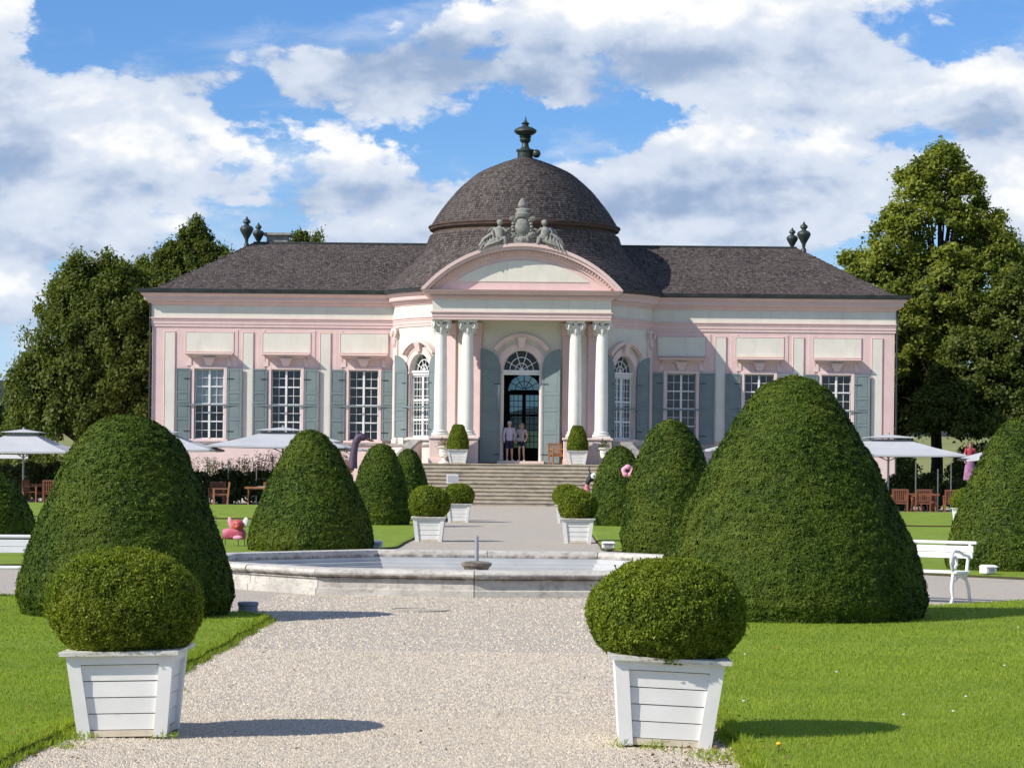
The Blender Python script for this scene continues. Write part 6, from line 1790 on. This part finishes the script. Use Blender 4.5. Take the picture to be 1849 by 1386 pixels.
    if hat:
        hc.ball((0, .006, 1.685), (.097, .106, .072), 14, 8)
        hc.hexa([(-.06, -.155, 1.672), (.06, -.155, 1.672), (.085, -.06, 1.682), (-.085, -.06, 1.682)], [(-.06, -.155, 1.680), (.06, -.155, 1.680), (.085, -.06, 1.694), (-.085, -.06, 1.694)])
        hc.v = [tuple(Vector(v) * k) for v in hc.v]; hc.build('cap', hair, o, smooth=True)
    else:
        hc.ball((0, .028, 1.665), (.098, .100, .090), 14, 9)
        if female:
            for sx in (-1, 1): hc.tube([(sx * .055, -.02, 1.72), (sx * .088, -.01, 1.64), (sx * .09, .0, 1.53), (sx * .085, -.03, 1.42)], [.03, .036, .036, .014], 8)
            hc.tube([(0, .06, 1.68), (0, .085, 1.54), (0, .085, 1.38)], [.085, .09, .04], 10)
        hc.v = [tuple(Vector(v) * k) for v in hc.v]; hc.build('hair', hair, o, smooth=True)
    for s in (-1, 1):
      f = MB(); f.ball((s * .032 * k, -.076 * k, 1.635 * k), .010 * k, 6, 4); f.build('eye', M['black'], o)
    f = MB(); f.ball((0, -.088 * k, 1.602 * k), (.012 * k, .018 * k, .02 * k), 6, 4); f.build('nose', M['skin'], o, smooth=True)
    f = MB(); f.ball((0, -.072 * k, 1.562 * k), (.022 * k, .008 * k, .006 * k), 8, 4); f.build('mouth', M['lips'], o, smooth=True)
    for sx in (-1, 1):
        f = MB(); f.ball((sx * .086 * k, .008 * k, 1.615 * k), (.012 * k, .02 * k, .03 * k), 6, 4); f.build('ear', M['skin'], o, smooth=True)
    for s in ('l', 'r'):
        sh = MB(); a, b = P('a' + s), P('f' + s); sh.tube([a + Vector((0, .05, -.045)), b + Vector((0, -.03, 0))], [.045 * k, .04 * k], 8); sh.build('shoe', M['cream'], o, smooth=True)
    return r
M['lips'] = surf('lips', (.35, .12, .10))
M['lilac'] = surf('lilac_shirt', (.50, .44, .52), (.45, .40, .48), 6, .8)
M['navy'] = surf('navy_cloth', (.012, .014, .045), (.02, .02, .05), 6, .8)
M['top'] = surf('patterned_top', (.46, .33, .30), (.22, .20, .26), 9, .8)
M['blond'] = surf('brown_blond_hair', (.30, .20, .12), (.18, .12, .07), 9, .6)
M['capcloth'] = surf('pale_cap', (.55, .50, .48), (.5, .45, .43), 6, .8)
M['redcloth'] = surf('red_cloth', (.40, .05, .07), (.33, .04, .06), 6, .8)
M['plum'] = surf('plum_skirt', (.26, .09, .17), (.36, .20, .34), 6, .8)
person('man in a pale cap, lilac shirt and navy shorts standing in the doorway', (BX - .50, 111.78, LAND + .12), R(8), 1.75, M['lilac'], M['navy'], M['capcloth'], hat=True)
person('woman with long fair hair and dark shorts standing in the doorway', (BX + .03, 111.78, LAND + .12), R(-10), 1.68, M['top'], M['navy'], M['blond'], female=True)
person('person in a red top and plum skirt behind the right parasols', (19.45, 111.5, 1.18), R(5), 1.75, M['redcloth'], M['plum'], M['blond'], skirt=M['plum'], female=True)
# brown shoulder bag held by the woman
bg = MB(); bg.ball((0, 0, .09), (.12, .05, .085), 14, 8); bg.tube([(-.10, 0, .12), (-.13, .02, .3), (-.06, .09, .52)], .010, 6); bg.build('shoulder_bag', M['concrete_grey'], None, loc=(BX - .08, 111.55, LAND + .12 + .86), label='small grey bag held in front by the woman in the doorway', cat='bag')
# flower in the lawn edge
fl = empty('dandelion', (2.35, 15.35, LAWN_Z - .01), 0, 'single yellow dandelion at the lawn edge beside the near right planter', 'flower')
MB().tube([(0, 0, 0), (0, 0, .06)], .003, 5).build('stem', M['shrub'], fl)
M['yellow'] = surf('yellow_petals', (.75, .55, .02), (.7, .45, .02), 30, .6)
MB().ball((0, 0, .066), (.018, .018, .012), 10, 6).build('flower_head', M['yellow'], fl, smooth=True)

def fallen_leaves():
    n = 420; rng = np.random.RandomState(77)
    x = np.concatenate([rng.normal(1.95, .22, n // 2), rng.normal(-2.0, .25, n // 4), rng.uniform(-2, 8, n // 4)])
    y = np.concatenate([rng.uniform(14.5, 17.5, n // 2), rng.uniform(14.5, 20, n // 4), rng.uniform(14.5, 26, n // 4)])
    on = in_poly(x, y, LN_R) | in_poly(x, y, LN_L)
    P = np.stack([x, y, np.where(on, LAWN_Z + .022, .014)], 1)
    V, Q = leaf_quads(P, np.tile(np.array([[0, 0, 1.0]]), (len(P), 1)), .035, .02, .35, rng, .2)
    link('fallen_leaves', np_mesh('fallen_leaves', V, Q, M['dry'], rng.uniform(0, 1, len(P))), kind='stuff', label='dry brown leaves fallen along the path edges', cat='leaves')
M['dry'] = foliage_mat('dry_leaves', (.10, .045, .02), (.30, .17, .07), (.22, .11, .05), .7, .1, .1)
fallen_leaves()
def weeds():
    rng = np.random.RandomState(78); Vs, Qs, Ts = [], [], []; c = 0
    for x, y, r, n in ((1.62, 15.95, .06, 60), (1.95, 15.6, .09, 120), (2.06, 15.3, .1, 160), (-1.45, 16.2, .05, 40), (-2.02, 16.1, .08, 110), (-2.05, 15.6, .08, 90), (1.4, 16.05, .04, 30), (-1.9, 19.5, .05, 40), (2.0, 21, .05, 40)):
        P = np.stack([rng.normal(x, r, n), rng.normal(y, r * .7, n), rng.uniform(.005, .045, n)], 1)
        V, Q = leaf_quads(P, rng.normal(0, 1, (n, 3)), .05, .008, .5, rng, .1, np.tile(np.array([[0, 0, 1.0]]), (n, 1)))
        Vs.append(V); Qs.append(Q + c); c += len(V); Ts.append(rng.uniform(0, 1, n))
    link('weeds', np_mesh('weeds', np.concatenate(Vs), np.concatenate(Qs), M['grass'], np.concatenate(Ts)), kind='stuff', label='small weeds at the feet of the near planters', cat='weeds')
weeds()

def daisies():
    rng = np.random.RandomState(79); m = MB()
    for k in range(26):
        x, y = rng.uniform(2.3, 7.5), rng.uniform(15, 30)
        m.ball((x, y, LAWN_Z + .03), (.012, .012, .006), 6, 4)
    m.build('daisies', M['white'], None, kind='stuff', label='tiny white daisies scattered in the right lawn', cat='flowers')
daisies()
